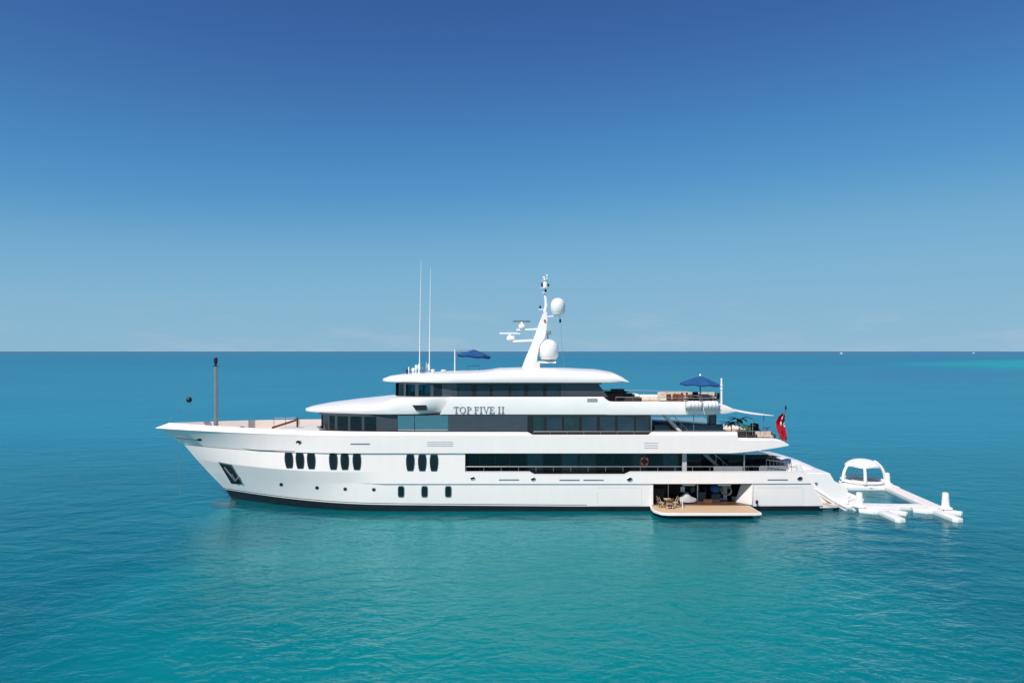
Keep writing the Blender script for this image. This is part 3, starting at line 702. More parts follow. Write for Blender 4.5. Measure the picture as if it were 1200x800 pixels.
# bridge deck house + wheelhouse
HY = CY-3.75; HZ0, HZ1 = 9.17, 11.25
hpath = front_path(-10.95, 3.75, 3.6, X_(705, HY), e=.7)
mb = MB()
wallstrip(mb, hpath, HZ0, 9.97, -.15, 0); wallstrip(mb, hpath, 11.12, HZ1, -.15, 0)
mh_ = mirror(hpath)[::-1]; wallstrip(mb, mh_, HZ0, 9.97, -.15, 0); wallstrip(mb, mh_, 11.12, HZ1, -.15, 0)
segs = [(464.6, 465.4), (473, 475.6), (486.5, 490.5), (504.5, 508), (518, 536), (657, 701)]
for a, b in segs: wallstrip(mb, sub_path(hpath, a, b), 9.97, 11.12, -.12, .0)
fx = X_(518, HY)
wallstrip(mb, [q for q in mh_ if q[0] > fx], 9.97, 11.12, -.12, 0)
for i, X in enumerate((-10.4, -8.9, -7.3, -5.6)):
    y = 2*CY-interp([(q[0], q[1]) for q in hpath], X); mb.box((X-.09, y-.12, 9.97), (X+.09, y-.01, 11.12))
mb.box((-5.1, HY+.1, HZ0), (-5.0, 2*CY-HY-.1, HZ1)); mb.build('wheelhouse', 'grey', yacht)
xa = X_(701, HY); mb = MB(); mb.prism([(xa, HY, 9.97), (xa+.9, HY, 9.97), (xa+.35, HY, 10.7), (xa, HY, 11.2)], (0, .15, 0)); mb.build('side_wing', 'grey', yacht)
mb = MB(); mb.prism([(xa, 2*CY-HY-.15, 9.97), (xa+.9, 2*CY-HY-.15, 9.97), (xa, 2*CY-HY-.15, 11.2)], (0, .15, 0)); mb.build('side_wing', 'grey', yacht)
for (a, b), m_ in (((465.4, 473), 'glass'), ((475.6, 486.5), 'clear'), ((490.5, 504.5), 'clear'), ((508, 518), 'glass')):
    mb = MB(); wallstrip(mb, sub_path(hpath, a, b), 9.97, 11.12, -.07, -.05); mb.build('bridge_window', m_, yacht)
mb = MB(); wallstrip(mb, [q for q in mh_ if q[0] <= fx+.6], 9.97, 11.12, -.07, -.05); mb.build('bridge_window', 'clear', yacht)
mb = MB(); mb.rbox((-9.6, CY-2.2, HZ0), (-8.9, CY+2.2, 10.25), .1); mb.build('helm_console', 'black', yacht)
for yy in (-1.0, 1.0):
    mb = MB(); mb.rbox((-7.9, CY+yy-.3, HZ0+.4), (-7.3, CY+yy+.3, HZ0+.6), .06); mb.rbox((-7.45, CY+yy-.3, HZ0+.6), (-7.25, CY+yy+.3, 10.55), .06); mb.tube([(-7.6, CY+yy, HZ0), (-7.6, CY+yy, HZ0+.4)], .08); mb.build('helm_chair', 'cushgrey', yacht)
mb = MB(); wallstrip(mb, sub_path(hpath, 536.02, 656.98), 9.97, 11.12, -.12, -.02); mb.build('window_surround', 'black', yacht)
for a, b in ((537, 553.5), (558, 574), (577, 596.5), (598.5, 614.5), (619, 636.5), (640, 656)):
    mb = MB(); wallstrip(mb, sub_path(hpath, a+.3, b-.3), 10.02, 11.05, -.06, .0); mb.build('bridge_window', 'glassb', yacht)

# top roof
secs = []
RC = [(-12.4, 11.48), (-11.6, 11.78), (-10, 12.0), (-6, 12.2), (-2.2, 12.32), (-1.6, 12.5), (1, 12.56), (5, 12.52), (8, 12.38), (9.3, 12.18), (10.0, 11.85), (10.55, 11.38)]
for i in range(46):
    t = i/45; X = -12.4+22.95*(t-.07*math.sin(2*PI*t))
    u = clamp((X+12.4)/7.5); hwr = 4.35*math.sin(PI/2*u)**.6 if u < 1 else 4.35
    v = clamp((X-8.8)/1.55); zc = interp(RC, X); zb = 11.24+.06*v; h = max(zc-zb, .1)
    if v > 0: hwr *= 1-.08*v*v
    hwr = max(hwr, .02)
    secs.append((X, [(0, zb), (hwr*.93, zb), (hwr*.985, zb+.05*h), (hwr, zb+.22*h), (hwr*.99, zb+.5*h), (hwr*.955, zb+.74*h), (hwr*.88, zb+.87*h), (hwr*.5, zb+.97*h), (0, zc)]))
roof = loft('roof', 'white', secs)

# ---- mast, radomes, radars
mastp = thing
def S2(px, py, dy=0): return P(px, py, CY+dy)
mb = MB()
prof = [(610.5, 434), (616, 419), (622.5, 404), (627, 392), (632, 378), (636.5, 367), (641, 365), (641.8, 376), (640.5, 390), (638.5, 397), (633, 404), (630, 418), (628, 434)]
half = [.55, .5, .42, .36, .3, .22, .2, .25, .3, .33, .4, .48, .55]
rs = [[S2(x, y, -h) for (x, y), h in zip(prof, half)], [S2(x, y, h) for (x, y), h in zip(prof, half)]]
mb.rings(rs); mast = mb.build('mast', 'white', yacht, bevel=.05)
mb = MB(); mb.tube([S2(638.5, 366), S2(640, 358), S2(639.5, 350), S2(638.3, 344)], [.17, .16, .14, .12], 12)
mb.tube([S2(638.3, 344), S2(638.3, 324)], .06, 8)
mb.lathe([(.02,0),(.3,0),(.3,.06),(.02,.06)], S2(638.5, 343.5), 12); mb.lathe([(.02,0),(.46,0),(.46,.05),(.02,.05)], S2(638, 338), 14); mb.lathe([(.02,0),(.22,0),(.24,.5),(.2,.62),(.02,.62)], S2(639, 336.5), 12)
mb.lathe([(.02,0),(.3,0),(.3,.06),(.02,.06)], S2(638.4, 328.8), 12)
bar(mb, S2(631.5, 362.5), S2(640, 362.5), .12, .08)
tp = mb.build('mast_pole', 'white', mast)
for x, y0, y1, r in ((635.2, 336, 331, .1), (642.7, 335.5, 332.5, .1), (639.3, 342.4, 339, .12), (633, 361.5, 358, .1), (636.8, 326, 324, .09), (641, 327, 321.5, .05), (641.3, 323.5, 322, .11)):
    mb = MB(); a, b = S2(x, y0), S2(x, y1); mb.tube([a, lerp(a, b, .5), b], [r*.8, r, r*.7], 10); mb.build('signal_light', 'black' if y0 > 330 else 'grp', mast)
for x, y0, y1, r in ((630.8, 385, 350, .018), (645.2, 368, 343, .012)):
    pass
def radome(cx, ytop, ybot, r):
    zb, zt = Z_(ybot, CY), Z_(ytop, CY); h = zt-zb; X = X_(cx, CY)
    mb = MB(); prof = [(.02, 0), (r*.8, 0), (r*.88, .06*h), (r*.9, .12*h), (r, .16*h), (r, .55*h)]
    for k in range(1, 8): a = PI/2*k/7; prof.append((max(r*math.cos(a), .02), .55*h+.45*h*math.sin(a)))
    mb.lathe(prof, (X, CY, zb), 28); return mb.build('radome', 'grp', mast, smooth=50)
radome(643, 397.5, 421, .92); radome(653.8, 349, 368.2, .70)
mb = MB(); mb.rbox(tuple(S2(630, 425.4, -.5)), tuple(S2(651, 423.0, .5)), .04); mb.build('radome_platform', 'white', mast)
mb = MB(); mb.lathe([(.02,0),(.45,0),(.45,.16),(.02,.16)], S2(643, 423), 16); mb.build('radome_base', 'steel', mast)
mb = MB(); bar(mb, S2(640.5, 371), S2(657, 369.3), .3, .12); mb.tube([S2(655.5, 369.5), S2(656.3, 374)], .09, 8); mb.build('radome_arm', 'white', mast)
mb = MB(); bar(mb, S2(605, 386.3), S2(630, 385.5), .2, .16); mb.build('radar_arm', 'white', mast)
mb = MB(); bar(mb, S2(596, 400), S2(624, 398.6), .22, .2); mb.build('radar_arm', 'white', mast)
mb = MB(); mb.box(tuple(S2(626, 433.5, -.7)), tuple(S2(632, 424, .7))); mb.build('mast_locker', 'offwhite', mast)
mb = MB(); mb.tube([S2(656.5, 374), S2(656.5, 378)], .1, 8); mb.build('loudhailer', 'black', mast)
mb = MB(); mb.rbox(tuple(S2(639.5, 392, -.25)), tuple(S2(645.5, 387.5, .25)), .05); mb.tube([S2(642, 397.5), S2(642, 392)], .06); mb.build('camera_housing', 'steel', mast)
mb = MB(); mb.lathe([(.02,0),(.1,.02),(.1,.16),(.02,.18)], S2(638.4, 376.5, -.34), 10); mb.build('mast_light', 'orange', mast)
for cx, cy, L, cl, an in ((611.5, 384.5, 1.35, 'steel', .25), (597.5, 398.5, 1.6, 'grp', .12)):
    mb = MB(); mb.lathe([(.02,0),(.3,0),(.34,.12),(.26,.36),(.12,.48),(.12,.62),(.02,.62)], S2(cx, cy), 14); rd = mb.build('radar_pedestal', 'grp', mast)
    c = S2(cx, cy)+Vector((0, 0, .66)); d = Vector((math.cos(an), math.sin(an), 0))*L/1.6
    if cl == 'grp': c = c+Vector((-.0, 0, .0))
    mb = MB(); bar(mb, c-d, c+d, .1, .16); mb.build('radar_scanner', cl, rd)
mb = MB(); mb.lathe([(.02,0),(.2,0),(.22,.3),(.02,.34)], S2(601.5, 397.5, -.8), 12); bar(mb, S2(603, 390, -.8), S2(598, 391, -.8), .06); mb.build('satellite_antenna', 'grp', mast)
mb = MB(); mb.tube([S2(657.5, 379), S2(657.8, 396)], .012, 5); mb.tube([S2(657.8, 396), S2(661.5, 436)], .012, 5); mb.build('halyard', 'steel', mast)
# whips
for px, y0, y1, ym in ((492.3, 433, 305, 372), (503.8, 434, 313, 374)):
    mb = MB(); Yw = CY-1.5 if px < 500 else CY+1.0; a = P(px-.6, y0, Yw); m_ = P(px, ym, Yw); b = P(px+1.2 if px < 500 else px+.8, y1, Yw)
    mb.tube([a, a+Vector((0,0,.9)), m_], [.075, .05, .042], 8); mb.tube([m_, lerp(m_, b, .5), b], [.036, .03, .014], 8); mb.build('whip_antenna', 'grp', yacht)
# gear on wheelhouse roof
for px, h, r, m_ in ((477, .5, .12, 'black'), (479.5, .7, .06, 'grp'), (484, .55, .18, 'grp'), (488.5, .85, .12, 'grp'), (490.8, .9, .16, 'grp'), (494.5, .55, .1, 'steel'), (499, 1.1, .05, 'grp'), (501.5, .9, .06, 'grp'), (508, .35, .2, 'grp'), (519.5, .25, .26, 'grp')):
    X = X_(px, CY-1); zr = interp(RC, X)-.06; mb = MB(); mb.lathe([(.02,0),(r*.6,0),(r*.6,h*.4),(r,h*.5),(r,h*.8),(r*.5,h),(.02,h)], (X, CY-1+random.uniform(-.6,.8), zr), 10)
    mb.build('roof_antenna', m_, yacht)
mb = MB(); zr = interp(RC, X_(545, CY))
for a, b in ((548, 562), ): 
    Xa, Xb = X_(a, CY+1.5), X_(b, CY+1.5)
    mb.tube([(Xa, CY+1.5, zr-.1), (Xa, CY+1.5, zr+.42), (Xb, CY+1.5, zr+.45), (Xb, CY+1.5, zr-.05)], .03, 6)
mb.build('roof_hoop', 'steel', yacht)

# ---- foredeck
mb = MB()
a = P(253.3, 503, CY-.6); b = P(252.8, 429, CY-.6)
mb.tube([a, b], [.21, .2], 14); fm = mb.build('foremast', 'chrome', yacht)
mb = MB(); mb.lathe([(.02,0),(.24,0),(.24,.05),(.09,.06),(.09,.25),(.17,.27),(.17,.75),(.09,.85),(.02,.85)], b, 12); mb.build('masthead_light', 'black', fm)
mb = MB(); fst = [P(252.8, 423.5, CY-.6), Vector((-33.0, CY, 7.3))]; mb.tube(fst, .012, 5); mb.build('forestay', 'steel', fm)
mb = MB(); mb.tube([P(208, 513, CY-.7), P(211, 580, CY-1.2)], .022, 6); mb.build('anchor_chain', 'steel', yacht)
for px, hh in ((283.5, .6), (287, .5)):
    mb = MB(); q = P(px, 503, CY+.5); mb.lathe([(.02,0),(.22,0),(.22,.1),(.12,.18),(.13,hh),(.22,hh+.06),(.2,hh+.2),(.02,hh+.2)], (q.x, q.y, 6.05), 14); mb.build('windlass', 'steel', yacht)
for px in (266, 318): 
    mb = MB(); q = P(px, 500, CY-1); mb.rbox((q.x-.22, q.y-.15, 6.05), (q.x+.22, q.y+.15, 6.75 if px < 300 else 6.6), .05); mb.build('deck_bollard', 'steel', yacht)
# raised foredeck coaming with crane
Xc0, Xc1 = X_(318, CY), X_(377, CY)
mb = MB(); mb.rbox((Xc0+.6, CY-2.2, 6.05), (Xc1+2.2, CY+3.2, 6.75), .12); mb.build('deck_trunk', 'offwhite', yacht)
mb = MB(); bar(mb, P(319, 501, CY+.3), P(348, 491.8, CY+.3), .16, .2); mb.tube([P(348.5, 500, CY+.3), P(348.5, 489, CY+.3)], .1, 8); mb.build('deck_crane', 'wood', yacht)
mb = MB()
for px in (321, 334.5): mb.tube([P(px, 500, CY+2), P(px, 488, CY+2)], .022, 6)
mb.tube([P(321, 489.8, CY+2), P(347, 489.3, CY+2)], .018, 6); mb.build('foredeck_railing', 'teakdark', yacht)
mb = MB(); mb.tube([P(350.5, 498, CY-.5), P(350.5, 479, CY-.5)], [.035, .015], 6); mb.build('foredeck_pole', 'steel', yacht)

# ---- railings
def rail(name, pts, h, spacing, r=.022, mids=0, glass=False, post=None):
    mb = MB(); pts = [Vector(p) for p in pts]; top = [p+Vector((0,0,h)) for p in pts]
    mb.tube(top, r, 6)
    for m_ in range(mids): mb.tube([p+Vector((0,0,h*(m_+1)/(mids+1))) for p in pts], r*.6, 5)
    for a, b in zip(pts, pts[1:]):
        n = max(1, int(round((b-a).length/spacing)))
        for i in range(n+1): q = lerp(a, b, i/n); mb.tube([q, q+Vector((0,0,h))], r*.8, 6)
    return mb.build(name, 'chrome', yacht)
RY = CY-5.35
rail('railing', [(XO+.1, RY, 3.53), (25.1, RY, 3.53)], .42, 1.55)
rail('railing', [(XO+.1, 2*CY-RY, 3.53), (25.1, 2*CY-RY, 3.53)], .42, 1.55)
rail('railing', [(1.9, CY-5.5, 6.75), (12.2, CY-5.5, 6.75)], .3, 1.55, .02)
rail('railing', [(12.4, CY-5.45, 7.0), (19.8, CY-5.4, 7.0)], .1, 1.55, .02)
rail('railing', [(19.9, CY-5.3, 6.48), (23.0, CY-5.25, 6.42)], .6, .8, .02)
rail('railing', [(12, CY+5.4, 6.95), (23.2, CY+5.3, 6.5)], .45, 1.55, .02)
rail('railing', [(9.2, CY-5.0, 9.62), (18.2, CY-4.9, 9.5)], .42, 1.6)
rail('railing', [(9.2, CY+5.0, 9.62), (18.0, CY+4.9, 9.5), (18.4, CY+3, 9.4), (18.4, CY-3, 9.4)], .5, 1.6)
mb = MB()
Xh = X_(845.5, CY-3); mb.tube([(Xh, CY-3, 9.2), (Xh, CY-3, Z_(443, CY-3))], .085, 10)
for yy in (452, 456): mb.lathe([(.02,0),(.14,0),(.14,.1),(.02,.1)], (Xh, CY-3, Z_(yy, CY-3)), 10)
mb.build('aft_post', 'white', yacht)
# posts under the bridge deck aft, awning
for px, dy in ((763.5, -5.1), (813, -5.0), (882, -4.0), (895, -3.0)):
    Yp = CY+dy; X = X_(px, Yp); mb = MB(); mb.tube([(X, Yp, 6.1), (X, Yp, 8.45 if px < 870 else Z_(485-(882-px)*-.15, Yp))], .035, 8); mb.build('awning_pole' if px > 870 else 'deck_post', 'steel', yacht)
mb = MB(); Xp = X_(834, CY-2.5); mb.rbox((Xp-.35, CY-2.9, 6.05), (Xp+.35, CY-2.1, 8.45), .1); mb.build('deck_column', 'grey', yacht)
# awning: stretched cloth, sagging edges
mb = MB(); n = 10; rows = []
for i in range(n+1):
    t = i/n; X = lerp(19.2, 23.9, t); hwA = lerp(4.4, .12, t**.9); z = lerp(8.95, 8.25, t)-.14*math.sin(PI*t)
    rows.append([(X, CY-1.2*(1-t)*0+hwA*k-3.1*t, z+.16*(1-t)*(1-k*k)) for k in [j/6-1 for j in range(13)]])
vsA = [p for r in rows for p in r]; k = len(rows[0])
fs = [(i*k+j, (i+1)*k+j, (i+1)*k+j+1, i*k+j+1) for i in range(n) for j in range(k-1)]
mb.add(vsA, fs)
mb2 = MB(); top = vsA; bot = [(x, y, z-.03) for x, y, z in vsA]; nv = len(top)
mb2.v = top+bot; mb2.f = [list(f) for f in fs]+[[q+nv for q in reversed(f)] for f in fs]
ed = [i*k for i in range(n+1)]+[n*k+j for j in range(1, k)]+[i*k+k-1 for i in range(n-1, -1, -1)]+[j for j in range(k-2, 0, -1)]
for a, b in zip(ed, ed[1:]+ed[:1]): mb2.f.append([a, b, b+nv, a+nv])
mb2.m = [0]*len(mb2.f); mb2.build('awning', 'sailcloth', yacht)
# stairs
def stairs(xa, za, xb, zb, y, wd, n, m_='steel', sm='steel'):
    mb = MB()
    for yy in (y, y+wd): bar(mb, (xa, yy, za), (xb, yy, zb), .06, .22)
    for i in range(n):
        t = (i+.5)/n; X = lerp(xa, xb, t); z = lerp(za, zb, t); mb.box((X-.14, y, z-.03), (X+.14, y+wd, z+.03))
    st = mb.build('stairs', 'offwhite' if m_ == 'steel' else m_, yacht)
    mb = MB(); up = Vector((0,0,.8))
    mb.tube([Vector((xa, y, za))+up, Vector((xb, y, zb))+up], .03, 6)
    for i in range(5): q = Vector((lerp(xa, xb, i/4), y, lerp(za, zb, i/4))); mb.tube([q, q+up], .02, 6)
    mb.build('stair_rail', 'chrome', st)
Ys = CY-4.2
stairs(X_(778, Ys), 8.45, X_(805, Ys), 6.3, Ys, .9, 9)
Ym = CY-4.0
stairs(X_(822, Ym), 5.1, X_(856, Ym), 2.8, Ym, 1.0, 9, 'cushgrey')
# structures behind the aft decks
mb = MB(); mb.rbox((X_(764, 63), CY-3.2, 6.05), (X_(845, 63), CY+3.4, 7.45), .1); mb.build('deck_bar', 'glassb', yacht)
mb = MB(); mb.box((X_(800, MY), CY-2.6, 2.6), (X_(900, CY-2.6), CY+3.6, 4.6)); mb.prism([(X_(900, CY-2.6)+.002, CY-2.6, 2.6), (X_(925, CY-2.6), CY-2.6, 2.6), (X_(900, CY-2.6)+.002, CY-2.6, 4.6)], (0, 6, 0)); mb.build('winter_garden_glazing', 'glass', yacht)
for px in (802, 872):
    mb = MB(); X = X_(px, CY-4.9); mb.rbox((X-(.2 if px < 810 else .05), CY-5.0, 2.6), (X+(.2 if px < 810 else .05), CY-4.8, 5.14), .03); mb.build('deck_column', 'vent' if px < 810 else 'steel', yacht)
mb = MB()
for i in range(8):
    X = X_(898+i*4.2, RY); mb.tube([(X, RY, 3.5), (X, RY, 4.55-.04*i)], .018, 5)
mb.tube([(X_(898, RY), RY, 4.55), (X_(927, RY), RY, 4.27)], .03, 6); mb.build('stern_railing', 'chrome', yacht)
# liferaft cradle on the bulwark
mb = MB(); Yc = CY-5.2
for px in (803.5, 822.5, 842): X = X_(px, Yc); bar(mb, (X, Yc-.05, Z_(480, Yc)), (X, Yc-.05, Z_(468, Yc)), .06); bar(mb, (X, Yc-.75, Z_(480, Yc)), (X, Yc, Z_(480, Yc)), .06)
bar(mb, (X_(802, Yc), Yc-.7, Z_(480, Yc)), (X_(843, Yc), Yc-.7, Z_(480, Yc)), .06); mb.build('liferaft_cradle', 'steel', yacht)

# ================================================================== THINGS ON DECK
def liferaft(px, label):
    X = X_(px, Yc-.4); z = Z_(474.3, Yc-.4)
    t = thing('liferaft_canister', (X, Yc-.4, z-.37), label, 'liferaft', 'liferaft canisters on the bulwark cradle')
    mb = MB(); mb.lathe([(.02,-.66),(.24,-.64),(.34,-.54),(.36,-.4),(.36,.4),(.34,.54),(.24,.64),(.02,.66)], (0,0,0), 18)
    mb.v = [(X+v[2], Yc-.4+v[1], z+v[0]) for v in mb.v]; mb.build('canister', 'grp', t)
    for dx in (-.32, 0, .32):
        mb = MB(); mb.torus((X+dx, Yc-.4, z), .365, .018, 'X', 20, 6); mb.build('strap', 'steel', t)
liferaft(813, 'white liferaft canister in the side cradle, the one nearer the bow'); liferaft(833, 'white liferaft canister in the side cradle, the one nearer the stern')

def parasol(name, apex, R, drop, label, pole_from, tilt=0.0, n=6, hang=.18):
    t = thing(name, pole_from, label, 'parasol', 'blue parasols on the upper decks')
    mb = MB(); apex = Vector(apex); pts = []; seg = 4
    Rm = Matrix.Rotation(tilt, 3, 'Y')
    rings = []
    for j in range(seg+1):
        r = R*j/seg if j else .03; ring = []
        for k in range(n*4):
            a = 2*PI*k/(n*4)+.2; fr = (k % 4)/4; sag = math.sin(PI*fr)
            rr = r*(1-.07*sag); z = -drop*(j/seg)**1.15-.1*sag*(j/seg)
            ring.append(apex+Rm @ Vector((rr*math.cos(a), rr*math.sin(a), z)))
        rings.append(ring)
    rings.append([p+Vector((0,0,-hang)) for p in rings[-1]]); rings += [[p+Vector((0,0,-.02))*1 for p in r] for r in [rings[-1]]]
    inner = [[p+Vector((0,0,-.03)) for p in r] for r in rings[:seg+1]][::-1]
    mb.rings(rings+inner); mb.build('canopy', 'blue', t, smooth=20)
    return t
# parasol on the roof: cantilevered from a side post
pb = P(533, 434.5, CY+1.0); ap = P(556, 409.6, CY+1.0)
t1 = parasol('cantilever_parasol', ap, 1.62, .52, 'blue parasol hung from a slim grey side post on the top roof', pb, .07)
mb = MB(); mb.tube([pb, P(533.2, 409, CY+1)], .075, 10); mb.build('post', 'offwhite', t1)
mb = MB(); bar(mb, P(533.2, 410.5, CY+1), P(556, 409.2, CY+1), .05, .05); bar(mb, P(535, 416.5, CY+1), P(541, 411, CY+1), .06); mb.build('arm', 'steel', t1)
ap = P(820.5, 440.5, CY-.8); pb = Vector((ap.x, ap.y, 9.17))
t2 = parasol('deck_parasol', ap, 1.95, .72, 'blue parasol on a dark central pole over the round aft table', pb, .03, 8, .1)
mb = MB(); mb.tube([pb, ap-Vector((0,0,.05))], .05, 10); mb.build('pole', 'navy', t2)
mb = MB(); mb.lathe([(.02,0),(.06,0),(.09,.1),(.03,.22),(.02,.24)], ap-Vector((0,0,.02)), 8); mb.build('finial', 'grp', t2)

# aft bridge deck furniture
def table_round(c, r, h, label):
    t = thing('round_table', c, label, 'table'); c = Vector(c)
    mb = MB(); mb.lathe([(.02,0),(r,0),(r+.02,.03),(r,.06),(.02,.06)], c+Vector((0,0,h-.06)), 28); mb.build('tabletop', 'teakdark', t)
    mb = MB(); mb.lathe([(.02,0),(.5,0),(.5,.05),(.12,.12),(.12,h-.07),(.02,h-.07)], c, 16); mb.build('pedestal', 'steel', t)
tc_ = Vector((ap.x, ap.y, 9.17)); table_round(tc_, 1.15, .78, 'round dark wooden dining table under the blue parasol')
def chair(name, mfab, mframe, label, group, loc, rz, w_=.6, arms=True):
    t = thing(name, (0,0,0), label, 'chair', group)
    mb = MB(); mb.rbox((-.29,-.28,.36), (.29,.28,.5), .05); mb.build('seat', mfab, t)
    mb = MB(); mb.rbox((-.29,.22,.5), (.29,.33,.98), .05); mb.build('backrest', mfab, t)
    for sx in (-1, 1):
        for sy in (-1, 1): mb = MB(); bar(mb, (sx*.26, sy*.25, 0), (sx*.26, sy*.25, .37), .05); mb.build('leg', mframe, t)
        mb = MB(); bar(mb, (sx*.3, -.24, .66), (sx*.3, .26, .68), .05); bar(mb, (sx*.3, -.24, .4), (sx*.3, -.24, .68), .05); mb.build('armrest', mframe, t)
    t.location = loc; t.rotation_euler = (0,0,rz); return t
dch = None
chl = ['dining chair at the parasol table, on its bow side', 'dining chair at the parasol table, on its stern side', 'dining chair at the parasol table, nearest the rail in front', 'dining chair at the parasol table, on its far side']
for lab, a in zip(chl, (PI, 0, -PI/2, PI/2)):
    loc = tc_+Vector((1.45*math.cos(a), 1.45*math.sin(a), 0)); rz = a-PI/2
    if dch is None: dch = chair('dining_chair', 'navy', 'teakdark', 'dark '+lab, 'chairs round the parasol table', loc, rz)
    else: c = copy_tree(dch); c.location = loc; c.rotation_euler = (0,0,rz); c['label'] = 'dark '+lab
def sofa(name, loc, L, depth, fab, base, label, rz=0, hb=.85, cushions=3, cat='sofa', group=None):
    t = thing(name, (0,0,0), label, cat, group)
    mb = MB(); mb.rbox((-L/2,-depth/2,.08), (L/2,depth/2,.36), .04); mb.build('base', base, t)
    mb = MB(); mb.rbox((-L/2,depth/2-.16,.36), (L/2,depth/2,hb), .05); mb.build('back', base, t)
    for s in (-1, 1): mb = MB(); mb.rbox((s*(L/2-.07)-.07,-depth/2,.36), (s*(L/2-.07)+.07,depth/2-.17,.6), .04); mb.build('arm', base, t)
    for i in range(cushions):
        a = -L/2+.16+(L-.32)*i/cushions; b = -L/2+.14+(L-.32)*(i+1)/cushions
        mb = MB(); mb.rbox((a,-depth/2+.02,.362), (b,depth/2-.18,.5), .05); mb.build('seat_cushion', fab, t)
        mb = MB(); mb.rbox((a,depth/2-.34,.5), (b,depth/2-.17,hb+.05), .06); mb.build('back_cushion', fab, t)
    t.location = loc; t.rotation_euler = (0,0,rz); return t
sofa('wicker_sofa', (X_(724, CY-2.2), CY-2.2, 9.17), 3.0, 1.0, 'wicker', 'wicker', 'long dark wicker sofa just behind the top deckhouse', PI, hb=1.0)
sofa('wicker_sofa', (X_(741, CY-3.4), CY-3.6, 9.17), 1.5, .9, 'wicker', 'wicker', 'short dark wicker sofa against the rail behind the top deckhouse', PI, hb=.8, cushions=2)
# dark canopied bar with white top
t = thing('bar_counter', (X_(722, CY), CY, 9.17), 'dark bar counter with a black top behind the top deckhouse', 'bar counter')
mb = MB(); mb.rbox((X_(709, CY), CY-.6, 9.17), (X_(733, CY), CY+.6, 10.2), .05); mb.build('counter', 'wood', t)
mb = MB(); mb.rbox((X_(707, CY), CY-.7, 10.2), (X_(735, CY), CY+.7, 10.28), .02); mb.build('worktop', 'black', t)
mb = MB(); mb.rbox((X_(716, CY), CY-.4, 10.28), (X_(731, CY), CY+.3, 10.5), .04); mb.build('grill_hood', 'pot', t)
t = thing('sun_pad', (X_(741, CY-.5), CY-.5, 9.17), 'white cushioned sun pad beside the dark bar counter', 'sun pad')
mb = MB(); mb.rbox((X_(733, CY-.5)+.02, CY-1.4, 9.17), (X_(748, CY-.5), CY+.4, 9.85), .08); mb.build('base', 'wicker', t)
mb = MB(); mb.rbox((X_(733, CY-.5)+.05, CY-1.4, 9.85), (X_(748, CY-.5), CY+.4, 10.05), .08); mb.build('mattress', 'sailcloth', t)
for i, (px, dy, lab) in enumerate(((786, -2.8, 'brown wooden armchair nearest the bow beside the beige sofa'), (791, -1.9, 'brown wooden armchair behind the other two by the beige sofa'), (796.5, -2.8, 'brown wooden armchair nearest the liferafts, beside the beige sofa'))):
    loc = Vector((X_(px, CY+dy), CY+dy, 9.17))
    if i == 0: ch0 = chair('wooden_armchair', 'teakdark', 'teakdark', lab, 'brown armchairs on the top aft deck', loc, .5)
    else: c = copy_tree(ch0); c.location = loc; c.rotation_euler = (0,0,(-.6, PI)[i % 2]); c['label'] = lab
sofa('beige_sofa', (X_(792, CY+2.4), CY+2.4, 9.17), 3.4, 1.1, 'cushion', 'offwhite', 'long beige cushioned sofa on the top aft deck before the parasol', 0, hb=.85, cushions=4)
sofa('curved_bench', (X_(822, CY+2.2), CY+2.0, 9.17), 3.0, .9, 'cushion', 'teakdark', 'beige and brown bench behind the parasol table', 0, hb=.85, cushions=4, cat='bench')

# upper deck aft
def palm(px, dy, h, label, z=6.05, nl=13):
    Yp = CY+dy; X = X_(px, Yp); t = thing('potted_palm', (X, Yp, z), label, 'potted plant', 'potted palms on the aft upper deck')
    mb = MB(); mb.lathe([(.02,0),(.22,0),(.28,.45),(.3,.5),(.25,.5),(.02,.46)], (X, Yp, z), 16); mb.build('planter', 'pot', t)
    mb = MB(); mb.tube([(X, Yp, z+.46), (X+.03, Yp, z+h*.55)], [.05, .03], 7); mb.build('stem', 'teakdark', t)
    mb = MB()
    for k in range(nl):
        a = 2*PI*k/nl+random.uniform(-.2,.2); L = random.uniform(.6,1.0)*h*.5; up = random.uniform(.25,.8)
        pts = []
        for s in range(7):
            q = s/6; r = L*q; zz = z+h*.55+L*up*(q*1.3)-L*.9*q*q*.9; wd = .14*math.sin(PI*min(1,q*.9+.1))+.01
            d = Vector((math.cos(a), math.sin(a), 0)); pr = Vector((-d.y, d.x, 0))*wd; c = Vector((X, Yp, zz))+d*r
            pts.append([c-pr, c+Vector((0,0,.02)), c+pr, c-Vector((0,0,.012))])
        mb.rings(pts)
    mb.build('fronds', 'leaf', t)
palm(857, -3.2, 2.5, 'green potted palm on the aft upper deck, nearest the dark column')
palm(866, -1.2, 2.8, 'taller green potted palm on the aft upper deck, farther back')
palm(876, -3.4, 2.1, 'low green potted palm on the aft upper deck, nearest the awning poles')
sofa('aft_sofa', (X_(893, CY-3.4), CY-3.9, 6.05), 1.8, .9, 'cushion', 'wicker', 'beige sofa with dark wicker frame under the awning, by the ensign', 0, hb=.8, cushions=3)
sofa('dark_sofa', (X_(872, CY-3.6), CY-4.0, 6.05), 1.6, .9, 'wicker', 'wicker', 'dark sofa on the aft upper deck below the palms', 0, hb=.9, cushions=2)
sofa('navy_sofa', (X_(888, CY-.5), CY-.5, 6.05), 1.6, .9, 'navy', 'navy', 'navy blue sofa on the aft upper deck between the awning poles', PI/2, hb=1.15, cushions=2)
t = thing('side_table', (X_(899, CY-2), CY-2, 6.05), 'small white round table at the stern end of the upper deck', 'table')
mb = MB(); mb.lathe([(.02,0),(.42,0),(.42,.05),(.02,.05)], (X_(899, CY-2), CY-2, 6.95), 18); mb.build('tabletop', 'sailcloth', t)
